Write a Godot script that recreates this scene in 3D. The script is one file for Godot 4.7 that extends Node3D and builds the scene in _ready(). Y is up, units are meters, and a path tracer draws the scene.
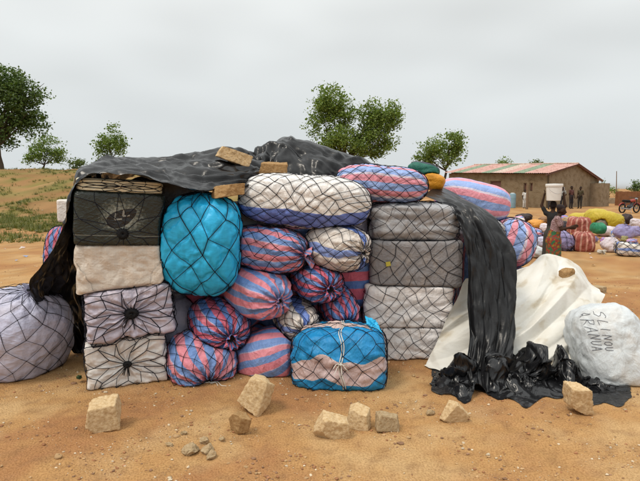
extends Node3D
# A roadside pile of netted sacks and bales under plastic sheets, on sandy ground under an overcast sky.

const F := 502.0
const EYE := Vector3(0, 1.65, 0)
var pitch := atan(52.5 / 502.0)
var taken := {}
var M := {}
var sacks: Array = []
var ridge := FastNoiseLite.new()
var soft := FastNoiseLite.new()
var rng := RandomNumberGenerator.new()
var prints: Array = []   # footprints: x, z and heading

# ---------------------------------------------------------------- places
func ray(px: float, py: float) -> Vector3:
	return Vector3((px - 320.0) / F, -(py - 240.5) / F, -1).rotated(Vector3.RIGHT, -pitch)

func at(px: float, py: float, depth: float) -> Vector3:
	var r := ray(px, py)
	return EYE + r * (depth / -r.z)

func ground_at(px: float, py: float) -> Vector3:
	var r := ray(px, py)
	var t := 0.0
	var y := 0.0
	for k in 12:
		t = (y - EYE.y) / r.y
		var p := EYE + r * t
		y = lerpf(y, gy(p.x, p.z), 0.7)
	var q := EYE + r * t
	q.y = gy(q.x, q.z)
	return q

func gy(x: float, z: float) -> float:
	var d := -z
	var h := -0.25 * smoothstep(7.5, 11.0, d) * (1.0 - smoothstep(20.0, 32.0, d)) * smoothstep(1.5, 4.0, x)
	var left := 1.0 - smoothstep(-6.0, 8.0, x)
	if left > 0.0 and d > 20.0:
		h += left * (3.3 * smoothstep(27.0, 46.0, d) + 0.25 * soft.get_noise_2d(x * 9.0, z * 9.0) * smoothstep(22.0, 30.0, d))
	if d > 7.0:
		h += 0.05 * soft.get_noise_2d(x * 12.0, z * 12.0) * smoothstep(7.0, 14.0, d)
	h += 0.016 * soft.get_noise_2d(x * 50.0, z * 50.0) + 0.009 * soft.get_noise_2d(x * 210.0 + 70.0, z * 210.0)
	if d < 4.0 and d > 1.9:
		for f in prints:
			var dx: float = x - f[0]
			var dz: float = z - f[1]
			if absf(dx) < 0.2 and absf(dz) < 0.2:
				var a: float = (dx * f[2] + dz * f[3]) / 0.135
				var b: float = (-dx * f[3] + dz * f[2]) / (0.050 - 0.008 * a)
				var q := a * a + b * b
				h += 0.004 * exp(-pow((q - 1.25) / 0.45, 2.0)) - (0.011 * (1.0 - smoothstep(0.55, 1.1, q)) if q < 1.2 else 0.0)
	return h

# ---------------------------------------------------------------- nodes
func numbered(called: String) -> String:
	if not taken.has(called):
		taken[called] = 0
		return called
	taken[called] += 1
	return "%s_%03d" % [called, taken[called]]

func thing(called: String, label: String, category: String, where := Vector3.ZERO, turn := 0.0, group := "") -> Node3D:
	var o := Node3D.new()
	o.name = numbered(called)
	add_child(o)
	o.position = where
	o.rotation.y = turn
	tag(o, label, category, group)
	return o

func tag(o: Node, label: String, category: String, group := "", kind := "") -> void:
	if label: o.set_meta("label", label)
	if category: o.set_meta("category", category)
	if group: o.set_meta("group", group)
	if kind: o.set_meta("kind", kind)

func part(called: String, mesh: Mesh, m: Material, parent: Node3D) -> MeshInstance3D:
	var o := MeshInstance3D.new()
	o.name = called if parent != self else numbered(called)
	o.mesh = mesh
	o.material_override = m
	parent.add_child(o, true)
	return o

# ---------------------------------------------------------------- mesh building
class MB:
	var v := PackedVector3Array()
	var n := PackedVector3Array()
	var uv := PackedVector2Array()
	var c := PackedColorArray()
	var i := PackedInt32Array()
	var col := Color.WHITE

	func vert(p: Vector3, nn: Vector3, t := Vector2.ZERO) -> void:
		v.append(p); n.append(nn); uv.append(t); c.append(col)

	# rows x cols points; outside is (row step) x (column step)
	func grid(P: PackedVector3Array, rows: int, cols: int, UV: PackedVector2Array, wrap := false, tip0 := Vector3.ZERO, tip1 := Vector3.ZERO) -> void:
		var b := v.size()
		for r in rows:
			for k in cols:
				var q := r * cols
				var k0 := k - 1 if k > 0 else (cols - 2 if wrap else 0)
				var k1 := k + 1 if k < cols - 1 else (1 if wrap else cols - 1)
				var du := P[q + k1] - P[q + k0]
				var dv := P[mini(r + 1, rows - 1) * cols + k] - P[maxi(r - 1, 0) * cols + k]
				var nn := dv.cross(du)
				if r == 0 and tip0 != Vector3.ZERO: nn = tip0
				elif r == rows - 1 and tip1 != Vector3.ZERO: nn = tip1
				elif nn.length_squared() < 1e-16: nn = Vector3.UP
				vert(P[q + k], nn.normalized(), UV[q + k] if UV.size() else Vector2(float(k) / (cols - 1), float(r) / (rows - 1)))
		for r in rows - 1:
			for k in cols - 1:
				var a := b + r * cols + k
				i.append_array([a, a + 1, a + cols, a + 1, a + cols + 1, a + cols])

	func tube(path: PackedVector3Array, r0: float, r1: float, sides := 6, caps := true) -> void:
		var m := path.size()
		if m < 2: return
		var b := v.size()
		var x := Vector3.ZERO
		for k in m:
			var t := (path[mini(k + 1, m - 1)] - path[maxi(k - 1, 0)]).normalized()
			if x == Vector3.ZERO:
				x = t.cross(Vector3.UP if absf(t.y) < 0.9 else Vector3.RIGHT).normalized()
			x = (x - t * x.dot(t)).normalized()
			var y := t.cross(x)
			var r := lerpf(r0, r1, float(k) / (m - 1))
			for s in sides:
				var a := TAU * s / sides
				var d := x * cos(a) + y * sin(a)
				vert(path[k] + d * r, d, Vector2(float(s) / sides, float(k) / m))
		for k in m - 1:
			for s in sides:
				var s1 := (s + 1) % sides
				var a := b + k * sides
				i.append_array([a + s, a + sides + s, a + s1, a + s1, a + sides + s, a + sides + s1])
		if caps:
			for e in [0, m - 1]:
				var w := v.size()
				var nn: Vector3 = (path[0] - path[1]).normalized() if e == 0 else (path[m - 1] - path[m - 2]).normalized()
				for s in sides: vert(v[b + e * sides + s], nn)
				for s in range(1, sides - 1):
					if e == 0: i.append_array([w, w + s, w + s + 1])
					else: i.append_array([w, w + s + 1, w + s])

	func dot(p: Vector3, r: float) -> void:
		var b := v.size()
		for d in [Vector3.UP, Vector3.RIGHT, Vector3.BACK, Vector3.LEFT, Vector3.FORWARD, Vector3.DOWN]:
			vert(p + d * r, d)
		i.append_array([b, b + 2, b + 1, b, b + 3, b + 2, b, b + 4, b + 3, b, b + 1, b + 4, b + 5, b + 1, b + 2, b + 5, b + 2, b + 3, b + 5, b + 3, b + 4, b + 5, b + 4, b + 1])

	func quad(a: Vector3, b: Vector3, cc: Vector3, d: Vector3) -> void:
		# a b c d run clockwise seen from outside
		var nn := (cc - a).cross(b - a).normalized()
		var w := v.size()
		vert(a, nn, Vector2(0, 0)); vert(b, nn, Vector2(1, 0)); vert(cc, nn, Vector2(1, 1)); vert(d, nn, Vector2(0, 1))
		i.append_array([w, w + 1, w + 2, w, w + 2, w + 3])

	func box(lo: Vector3, hi: Vector3, t := Transform3D()) -> void:
		var p := []
		for k in 8: p.append(t * Vector3(hi.x if k & 1 else lo.x, hi.y if k & 2 else lo.y, hi.z if k & 4 else lo.z))
		quad(p[6], p[7], p[5], p[4]); quad(p[3], p[2], p[0], p[1])
		quad(p[2], p[6], p[4], p[0]); quad(p[7], p[3], p[1], p[5])
		quad(p[2], p[3], p[7], p[6]); quad(p[4], p[5], p[1], p[0])

	func lathe(profile: Array, sides: int, t := Transform3D()) -> void:
		var P := PackedVector3Array()
		for q in profile:
			for s in sides + 1:
				var a := TAU * s / sides
				P.append(t * Vector3(cos(a) * q[0], q[1], -sin(a) * q[0]))
		var rows := profile.size()
		# the profile runs upwards; turn the rows so that the outside is right
		var Q := PackedVector3Array()
		for r in rows:
			for s in sides + 1: Q.append(P[(rows - 1 - r) * (sides + 1) + s])
		grid(Q, rows, sides + 1, PackedVector2Array(), true)

	func mesh() -> ArrayMesh:
		var a := []
		a.resize(Mesh.ARRAY_MAX)
		a[Mesh.ARRAY_VERTEX] = v; a[Mesh.ARRAY_NORMAL] = n; a[Mesh.ARRAY_TEX_UV] = uv; a[Mesh.ARRAY_COLOR] = c; a[Mesh.ARRAY_INDEX] = i
		var m := ArrayMesh.new()
		m.add_surface_from_arrays(Mesh.PRIMITIVE_TRIANGLES, a)
		return m

# ---------------------------------------------------------------- materials
func lin(r: float, g: float, b: float) -> Color:
	return Color(r, g, b).linear_to_srgb()

func mat(color: Color, rough := 0.8, spec := 0.5) -> StandardMaterial3D:
	var m := StandardMaterial3D.new()
	m.albedo_color = color
	m.roughness = rough
	m.metallic_specular = spec
	return m

func noise_tex(kind: int, freq: float, octaves: int, as_normal: bool, strength: float, seed_: int, size := 512, ramp: Gradient = null, fractal := FastNoiseLite.FRACTAL_FBM) -> NoiseTexture2D:
	var f := FastNoiseLite.new()
	f.noise_type = kind as FastNoiseLite.NoiseType
	f.frequency = freq
	f.fractal_type = fractal
	f.fractal_octaves = octaves
	f.seed = seed_
	var t := NoiseTexture2D.new()
	t.width = size
	t.height = size
	t.seamless = true
	t.noise = f
	t.as_normal_map = as_normal
	if as_normal: t.bump_strength = strength
	if ramp: t.color_ramp = ramp
	return t

func ramp(stops: Array) -> Gradient:
	var g := Gradient.new()
	var o := PackedFloat32Array()
	var c := PackedColorArray()
	for s in stops:
		o.append(s[0]); c.append(s[1])
	g.offsets = o
	g.colors = c
	return g

func bumpy(m: StandardMaterial3D, tex: Texture2D, amount: float, scale := Vector3.ONE, tri := false) -> StandardMaterial3D:
	m.normal_enabled = true
	m.normal_texture = tex
	m.normal_scale = amount
	m.uv1_scale = scale
	m.uv1_triplanar = tri
	return m

# woven plastic cloth; bands run along the sack, each [share of the girth, colour]
func woven(bands: Array, seed_: int, dirt := 0.12, wave := 0.006, times := 1.0) -> StandardMaterial3D:
	var w := 512 if bands.size() > 1 else 256
	var h := 256 if bands.size() > 1 else 128
	var r := RandomNumberGenerator.new()
	r.seed = seed_
	var data := PackedByteArray()
	data.resize(w * h * 3)
	var total := 0.0
	for b in bands: total += b[0]
	var warp := PackedFloat32Array()
	for x in w: warp.append(r.randf_range(0.975, 1.02))
	var weft := PackedFloat32Array()
	for y in h: weft.append(r.randf_range(0.98, 1.02))
	var n := FastNoiseLite.new()
	n.seed = seed_
	n.frequency = 0.012
	n.fractal_octaves = 4
	var m := 0
	for y in h:
		for x in w:
			var t := fposmod(float(x) / w * times + wave * (sin(y * 0.05) + 0.4 * sin(y * 0.13 + 1.0)), 1.0) * total
			var c: Color = bands[bands.size() - 1][1]
			var acc := 0.0
			for b in bands:
				acc += b[0]
				if t < acc:
					c = b[1]
					break
			var g := n.get_noise_2d(absf(x - w * 0.5) * 1.6, y * 2.0)
			var k: float = 255.0 * warp[x] * weft[y] * (1.0 + 0.10 * g)
			var dd := clampf(g * 1.8 - 0.1, 0.0, 1.0) * dirt
			data[m] = clampi(int(lerpf(c.r, 0.62, dd) * k), 0, 255)
			data[m + 1] = clampi(int(lerpf(c.g, 0.50, dd) * k), 0, 255)
			data[m + 2] = clampi(int(lerpf(c.b, 0.38, dd) * k), 0, 255)
			m += 3
	var s := mat(Color.WHITE, 0.55, 0.45)
	s.albedo_texture = ImageTexture.create_from_image(Image.create_from_data(w, h, false, Image.FORMAT_RGB8, data))
	bumpy(s, M.crinkle, 0.3)
	return s

# ---------------------------------------------------------------- sacks and bales
class Sack:
	var c: Vector3
	var b: Basis
	var e: Vector3
	var n: float
	var s: Dictionary
	var rad: float
	var near: Array = []
	var arc := PackedFloat32Array()
	var length: float
	func f(p: Vector3) -> float:
		var q := (p - c) * b
		return pow(pow(absf(q.x) / e.x, n) + pow(absf(q.y) / e.y, n) + pow(absf(q.z) / e.z, n), 1.0 / n)
	func fl(q: Vector3) -> float:
		return pow(pow(absf(q.x) / e.x, n) + pow(absf(q.y) / e.y, n) + pow(absf(q.z) / e.z, n), 1.0 / n)
	func dir(phi: float, th: float) -> Vector3:
		return Vector3(e.x * sin(th) * cos(phi), e.y * sin(th) * sin(phi), e.z * cos(th)).normalized()
	func prepare() -> void:
		var pts := []
		for k in 65:
			var d := dir(0.7, PI * k / 64)
			pts.append(d / fl(d))
		arc.append(0.0)
		for k in 64: arc.append(arc[k] + (pts[k + 1] - pts[k]).length())
		length = arc[64]
		for k in 65: arc[k] /= length
	func theta(t: float) -> float:
		var lo := 0
		var hi := 64
		while hi - lo > 1:
			var mid := (lo + hi) / 2
			if arc[mid] <= t: lo = mid
			else: hi = mid
		return PI * (lo + clampf((t - arc[lo]) / maxf(arc[hi] - arc[lo], 1e-6), 0, 1)) / 64

# s: at, axis (towards the mouth), size (half x, half y, half length), ...
func define(s: Dictionary) -> Sack:
	var k := Sack.new()
	k.s = s
	k.c = s.at
	var z: Vector3 = s.axis.normalized()
	var up: Vector3 = s.get("up", Vector3.UP)
	if absf(up.dot(z)) > 0.95: up = Vector3.FORWARD
	var x := up.cross(z).normalized()
	k.b = Basis(x, z.cross(x), z)
	k.e = s.size
	k.n = s.get("n", 2.5)
	k.rad = maxf(k.e.x, maxf(k.e.y, k.e.z)) * (1.0 if k.n < 3 else 1.45)
	k.prepare()
	sacks.append(k)
	return k

func point(k: Sack, phi: float, t: float, lift: float, calm := false) -> Vector3:
	var s := k.s
	var d := k.dir(phi, k.theta(t))
	var R := 1.0 / k.fl(d)
	var q := d * R
	var off: float = s.get("seed", 0.0) * 3.7
	var w: float = s.get("wrinkle", 0.02)
	var inn := w * 0.15
	if not calm:
		var fq: float = s.get("freq", 34.0)
		inn = w * (0.55 + 0.8 * ridge.get_noise_3d(q.x * fq + off, q.y * fq, q.z * fq * s.get("stretch", 0.5)) + 0.25 * soft.get_noise_3d(q.x * 180.0, q.y * 180.0 + off, q.z * 90.0))
	inn += s.get("lump", 0.02) * (0.5 + soft.get_noise_3d(q.x * 22.0 + off, q.y * 22.0, q.z * 22.0))
	var pleat: float = s.get("pleat", 0.0)
	if pleat > 0.0 and calm:
		inn += pleat * 0.12 * (1.0 - smoothstep(0.02, 0.42, t))
	elif pleat > 0.0:
		var a := 1.0 - smoothstep(0.02, s.get("pleat_to", 0.42), t)
		var wob := 2.2 * soft.get_noise_3d(d.x * 80.0 + off, d.y * 80.0, 0.0)
		inn += pleat * a * (0.5 + 0.5 * cos(phi * s.get("folds", 15.0) + wob * 2.0)) * smoothstep(0.0, 0.06, t)
	inn += s.get("dimple", 0.0) * exp(-pow(t / 0.07, 2.0))
	var net: int = s.get("net", 0)
	if net > 0:
		inn += s.get("indent", 0.012) * net_depth(k, phi, t, d, off)
	var r := maxf(R - inn, 0.3 * R)
	var dw := k.b * d
	for o in k.near:
		var p: Vector3 = k.c + dw * r
		if o.f(p) < r / R + 0.004:
			var lo := 0.0
			var hi := r
			for it in 9:
				var mid := (lo + hi) * 0.5
				if o.f(k.c + dw * mid) < mid / R + 0.004: hi = mid
				else: lo = mid
			r = maxf(lo - 0.005, 0.05)
	var P := k.c + dw * (r + lift)
	if P.y < 0.3 and not s.has("up_high"):
		var g := gy(P.x, P.z) + 0.004 + lift * 0.5
		if P.y < g:
			if dw.y < -0.05:
				var r2: float = minf(r, (k.c.y - g) / -dw.y)
				P = k.c + dw * r2
			P.y = maxf(P.y, g)
	return P

func net_slope(k: Sack) -> float:
	var a := (k.e.x + k.e.y) * 0.5
	return k.length / a / k.s.get("cell", 1.25)

func net_warp(d: Vector3, off: float, more := 0.0) -> Vector2:
	var x := Vector2.ZERO
	if more > 0.0: x = more * Vector2(0.30 * soft.get_noise_3d(d.x * 75.0, d.y * 75.0 + off, d.z * 75.0), 0.06 * soft.get_noise_3d(d.x * 75.0 + 50.0, d.y * 75.0, d.z * 75.0 + off))
	return x + Vector2(0.22 * soft.get_noise_3d(d.x * 26.0 + off, d.y * 26.0, d.z * 26.0), 0.042 * soft.get_noise_3d(d.x * 26.0 + 90.0, d.y * 26.0 + off, d.z * 26.0))

func net_depth(k: Sack, phi: float, t: float, d: Vector3, off: float) -> float:
	var N: float = k.s.net
	var wv := net_warp(d, off, k.s.get("jitter", 0.35))
	var ph := phi + wv.x
	var tt := t + wv.y
	var sl := net_slope(k)
	var girth := sqrt(clampf(sin(PI * t), 0.0, 1.0)) * 0.9 + 0.1
	var W := TAU * (k.e.x + k.e.y) * 0.5 / N * girth
	var best := 1.0
	for sg in [-1.0, 1.0]:
		var x: float = (ph + sg * sl * maxf(0.0, tt - k.s.get("gather", 0.06))) * N / TAU
		best = minf(best, absf(x - round(x)))
	var dist := best * W * 0.75
	return exp(-pow(dist / 0.022, 2.0)) * smoothstep(0.0, 0.12, t)

func net_mesh(k: Sack) -> ArrayMesh:
	var mb := MB.new()
	var N: int = k.s.net
	var sl := net_slope(k)
	var off: float = k.s.get("seed", 0.0) * 3.7
	var cr: float = k.s.get("cord", 0.0024)
	var back: float = k.s.get("net_to", 1.0)
	var turns := sl * N / PI
	var g0: float = k.s.get("gather", 0.06)
	var count := int(ceil(turns * (back - g0)))
	for sg in [-1.0, 1.0]:
		for j in N:
			# the cord runs straight from knot to knot, pressed onto the sack
			var knots := []
			for m in range(-1, count + 1):
				var t := clampf(g0 + m / turns, 0.004, 0.995) if m >= 0 else 0.004
				var phi: float = TAU * j / N - sg * sl * maxf(0.0, t - g0)
				var d := k.dir(phi, k.theta(t))
				var wv := net_warp(d, off, k.s.get("jitter", 0.35))
				knots.append(point(k, phi - wv.x, clampf(t - wv.y * smoothstep(0.0, 0.1, t), 0.0, 1.0), cr * 0.8, true))
			var path := PackedVector3Array()
			for m in knots.size() - 1:
				var a: Vector3 = knots[m]
				var b: Vector3 = knots[m + 1]
				if a.distance_squared_to(b) < 1e-6: continue
				path.append(a)
				var parts := clampi(int(a.distance_to(b) / 0.03), 1, 8)
				for h in range(1, parts):
					var q := a.lerp(b, float(h) / parts)
					path.append(side_point(k, ((q - k.c) * k.b).normalized(), cr * 0.8, true))
			path.append(knots[-1])
			var thick: float = cr * (0.8 + 0.5 * absf(sin(j * 7.7 + sg * 3.1 + off)))
			mb.tube(path, thick, thick * 0.9, 4, false)
	# knots where the two sets of cords cross
	for j in N:
		var m := 1
		while m < turns:
			var t := g0 + m / turns
			if t > back * 0.98: break
			var phi := TAU * j / N + sl * (t - g0)
			var d := k.dir(phi, k.theta(t))
			var wv := net_warp(d, off, k.s.get("jitter", 0.35))
			mb.dot(point(k, phi - wv.x, clampf(t - wv.y * smoothstep(0.0, 0.1, t), 0.0, 1.0), cr, true), cr * 2.0)
			m += 1
	return mb.mesh()

func body_mesh(k: Sack) -> ArrayMesh:
	var s := k.s
	var cols: int = s.get("cols", 112) + 1
	var rows: int = s.get("rows", 64) + 1
	var P := PackedVector3Array()
	var UV := PackedVector2Array()
	for r in rows:
		var t := float(r) / (rows - 1)
		for j in cols:
			var u := float(j) / (cols - 1)
			var p := point(k, TAU * (u if j < cols - 1 else 0.0), t, 0.0)
			P.append(p)
			if s.get("planar", false):
				var q := (p - k.c) * k.b
				UV.append(Vector2(0.5 + 0.5 * q.x / k.e.x, 0.5 - 0.5 * q.y / k.e.y))
			else:
				UV.append(Vector2(u, t))
	var mb := MB.new()
	mb.grid(P, rows, cols, UV, true, k.b.z, -k.b.z)
	return mb.mesh()

# the gathered cloth that sticks out past the tie, and the twine round it
func mouth(o: Node3D, k: Sack, m: Material, size: float) -> void:
	var tip := point(k, 0.0, 0.0, 0.0)
	var ax := k.b.z
	var droop := Vector3(0, -0.25, 0)
	var cols := 49
	var rows := 11
	var P := PackedVector3Array()
	var off: float = k.s.get("seed", 0.0)
	for r in rows:
		var t := float(r) / (rows - 1)
		for j in cols:
			var a := TAU * j / (cols - 1)
			var rr := size * (0.30 + 0.95 * pow(t, 0.7)) * (1.0 + 0.28 * sin(a * 7.0 + off) * t + 0.2 * sin(a * 3.0 + off * 2.0) * t)
			if r == 0: rr = size * 0.28
			var ln := size * (1.5 * t + 0.25 * sin(a * 4.0 + off) * t * t)
			P.append(tip + (ax + droop * t).normalized() * (ln - 0.012) + (k.b.x * cos(a) + k.b.y * sin(a)) * rr)
	var mb := MB.new()
	# rows run away from the sack, so swap the order of the columns
	var Q := PackedVector3Array()
	for r in rows:
		for j in cols: Q.append(P[r * cols + cols - 1 - j])
	mb.grid(Q, rows, cols, PackedVector2Array(), true)
	part("tied_mouth", mb.mesh(), m, o)
	var tw := MB.new()
	for w in 3:
		var path := PackedVector3Array()
		for j in 25:
			var a := TAU * j / 24
			path.append(tip + ax * (0.004 + 0.007 * w) + (k.b.x * cos(a) + k.b.y * sin(a)) * size * (0.42 + 0.03 * sin(a * 3.0 + w)))
		tw.tube(path, 0.006, 0.006, 6, false)
	var e := PackedVector3Array()
	for j in 9:
		var t := j / 8.0
		e.append(tip + ax * (0.02 + 0.03 * t) + k.b.x * size * (0.4 + 0.5 * t) - k.b.y * 0.05 * t * t + Vector3(0, -0.07 * t * t, 0))
	tw.tube(e, 0.004, 0.002, 5)
	part("twine", tw.mesh(), M.twine, o)

func build_sack(k: Sack) -> Node3D:
	var s := k.s
	for o in sacks:
		if o != k and o.c.distance_to(k.c) < o.rad + k.rad: k.near.append(o)
	var node := thing(s.name, s.label, s.cat, Vector3.ZERO, 0.0, s.get("group", ""))
	part(s.get("body", "cloth"), body_mesh(k), s.mat, node)
	if s.get("net", 0) > 0:
		part("net", net_mesh(k), s.get("net_mat", M.net), node)
	if s.get("mouth", 0.0) > 0.0:
		mouth(node, k, s.get("mouth_mat", s.mat), s.mouth)
	return node

# ---------------------------------------------------------------- sheets
func spline(a: Vector3, b: Vector3, c: Vector3, d: Vector3, t: float) -> Vector3:
	return b.cubic_interpolate(c, a, d, t)

func loft(rows_in: Array, rows: int, cols: int) -> PackedVector3Array:
	var P := PackedVector3Array()
	var nr := rows_in.size()
	for r in rows:
		var fr := float(r) / (rows - 1) * (nr - 1)
		var i := mini(int(fr), nr - 2)
		var tr := fr - i
		for cc in cols:
			var vals := []
			for o in [-1, 0, 1, 2]:
				var line: Array = rows_in[clampi(i + o, 0, nr - 1)]
				var nc := line.size()
				var fc := float(cc) / (cols - 1) * (nc - 1)
				var j := mini(int(fc), nc - 2)
				vals.append(spline(line[maxi(j - 1, 0)], line[j], line[j + 1], line[mini(j + 2, nc - 1)], fc - j))
			P.append(spline(vals[0], vals[1], vals[2], vals[3], tr))
	return P

func sheet_mesh(P: PackedVector3Array, R: int, C: int, w: float, h: float, flip := false) -> ArrayMesh:
	var UV := PackedVector2Array()
	for r in R:
		for c in C: UV.append(Vector2(w * c / (C - 1), h * r / (R - 1)))
	var mb := MB.new()
	if flip:
		var Q := PackedVector3Array()
		for r in R:
			for c in C: Q.append(P[r * C + C - 1 - c])
		mb.grid(Q, R, C, UV)
	else:
		mb.grid(P, R, C, UV)
	return mb.mesh()

func px_rows(a: Array) -> Array:
	var out := []
	for line in a:
		var l := []
		for q in line: l.append(at(q[0], q[1], q[2]))
		out.append(l)
	return out

# ---------------------------------------------------------------- stones
func stone_mesh(size: Vector3, seed_: int, cuts: int, rough: float, boxy := true) -> ArrayMesh:
	var r := RandomNumberGenerator.new()
	r.seed = seed_
	var pl := []
	if boxy:
		for a in [Vector3.RIGHT, Vector3.LEFT, Vector3.UP, Vector3.DOWN, Vector3.BACK, Vector3.FORWARD]:
			var nn: Vector3 = (a + Vector3(r.randf_range(-1, 1), r.randf_range(-1, 1), r.randf_range(-1, 1)) * 0.24).normalized()
			if a == Vector3.DOWN: nn = a
			pl.append([nn, absf(a.dot(size)) * r.randf_range(0.9, 1.0)])
	for k in cuts:
		var nn := Vector3(r.randfn(), r.randfn() * 0.9 + 0.15, r.randfn()).normalized()
		var sup := (Vector3(absf(nn.x), absf(nn.y), absf(nn.z)) * size)
		pl.append([nn, (sup.x + sup.y + sup.z) * r.randf_range(0.50, 0.78) if boxy else (nn * size).length() * r.randf_range(0.78, 1.0)])
	var f := FastNoiseLite.new()
	f.seed = seed_
	f.frequency = 1.0
	f.fractal_octaves = 4
	var mb := MB.new()
	var G := 22
	var m := maxf(size.x, maxf(size.y, size.z))
	for face in 6:
		var P := PackedVector3Array()
		var ax := Vector3.ZERO
		ax[face / 2] = 1.0 if face % 2 == 0 else -1.0
		var u := Vector3(ax.y, ax.z, ax.x)
		var w := u.cross(ax) 
		for a in G + 1:
			for b in G + 1:
				var d := (ax + u * tan((a * 2.0 / G - 1.0) * PI / 4) + w * tan((b * 2.0 / G - 1.0) * PI / 4)) * size / m
				d = d.normalized()
				var best := 10.0
				for p in pl:
					var dn: float = p[0].dot(d)
					if dn > 1e-3: best = minf(best, p[1] / dn)
				var q := d * best
				best += rough * m * (f.get_noise_3dv(q / m * 1.7) * 1.5 + f.get_noise_3dv(q / m * 5.0) * 0.45 + f.get_noise_3dv(q / m * 14.0) * 0.16)
				P.append(d * best)
		mb.grid(P, G + 1, G + 1, PackedVector2Array())
	# turn outside out where the face frame is left-handed
	var c := Vector3.ZERO
	var w0: float = 0.0
	for k in range(0, mb.i.size(), 3):
		var a := mb.v[mb.i[k]]
		w0 = (mb.v[mb.i[k + 2]] - a).cross(mb.v[mb.i[k + 1]] - a).dot(a)
		if w0 < 0.0:
			var t := mb.i[k + 1]
			mb.i[k + 1] = mb.i[k + 2]
			mb.i[k + 2] = t
	for k in mb.v.size():
		if mb.n[k].dot(mb.v[k]) < 0.0: mb.n[k] = -mb.n[k]
	return mb.mesh()

func stone(label: String, where: Vector3, size: Vector3, turn: Vector3, seed_: int, m: Material, cuts := 5, rough := 0.05, boxy := true, called := "stone", cat := "stone") -> MeshInstance3D:
	var o := part(called, stone_mesh(size, seed_, cuts, rough, boxy), m, self)
	o.position = where
	o.rotation_degrees = turn
	tag(o, label, cat)
	return o

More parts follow.
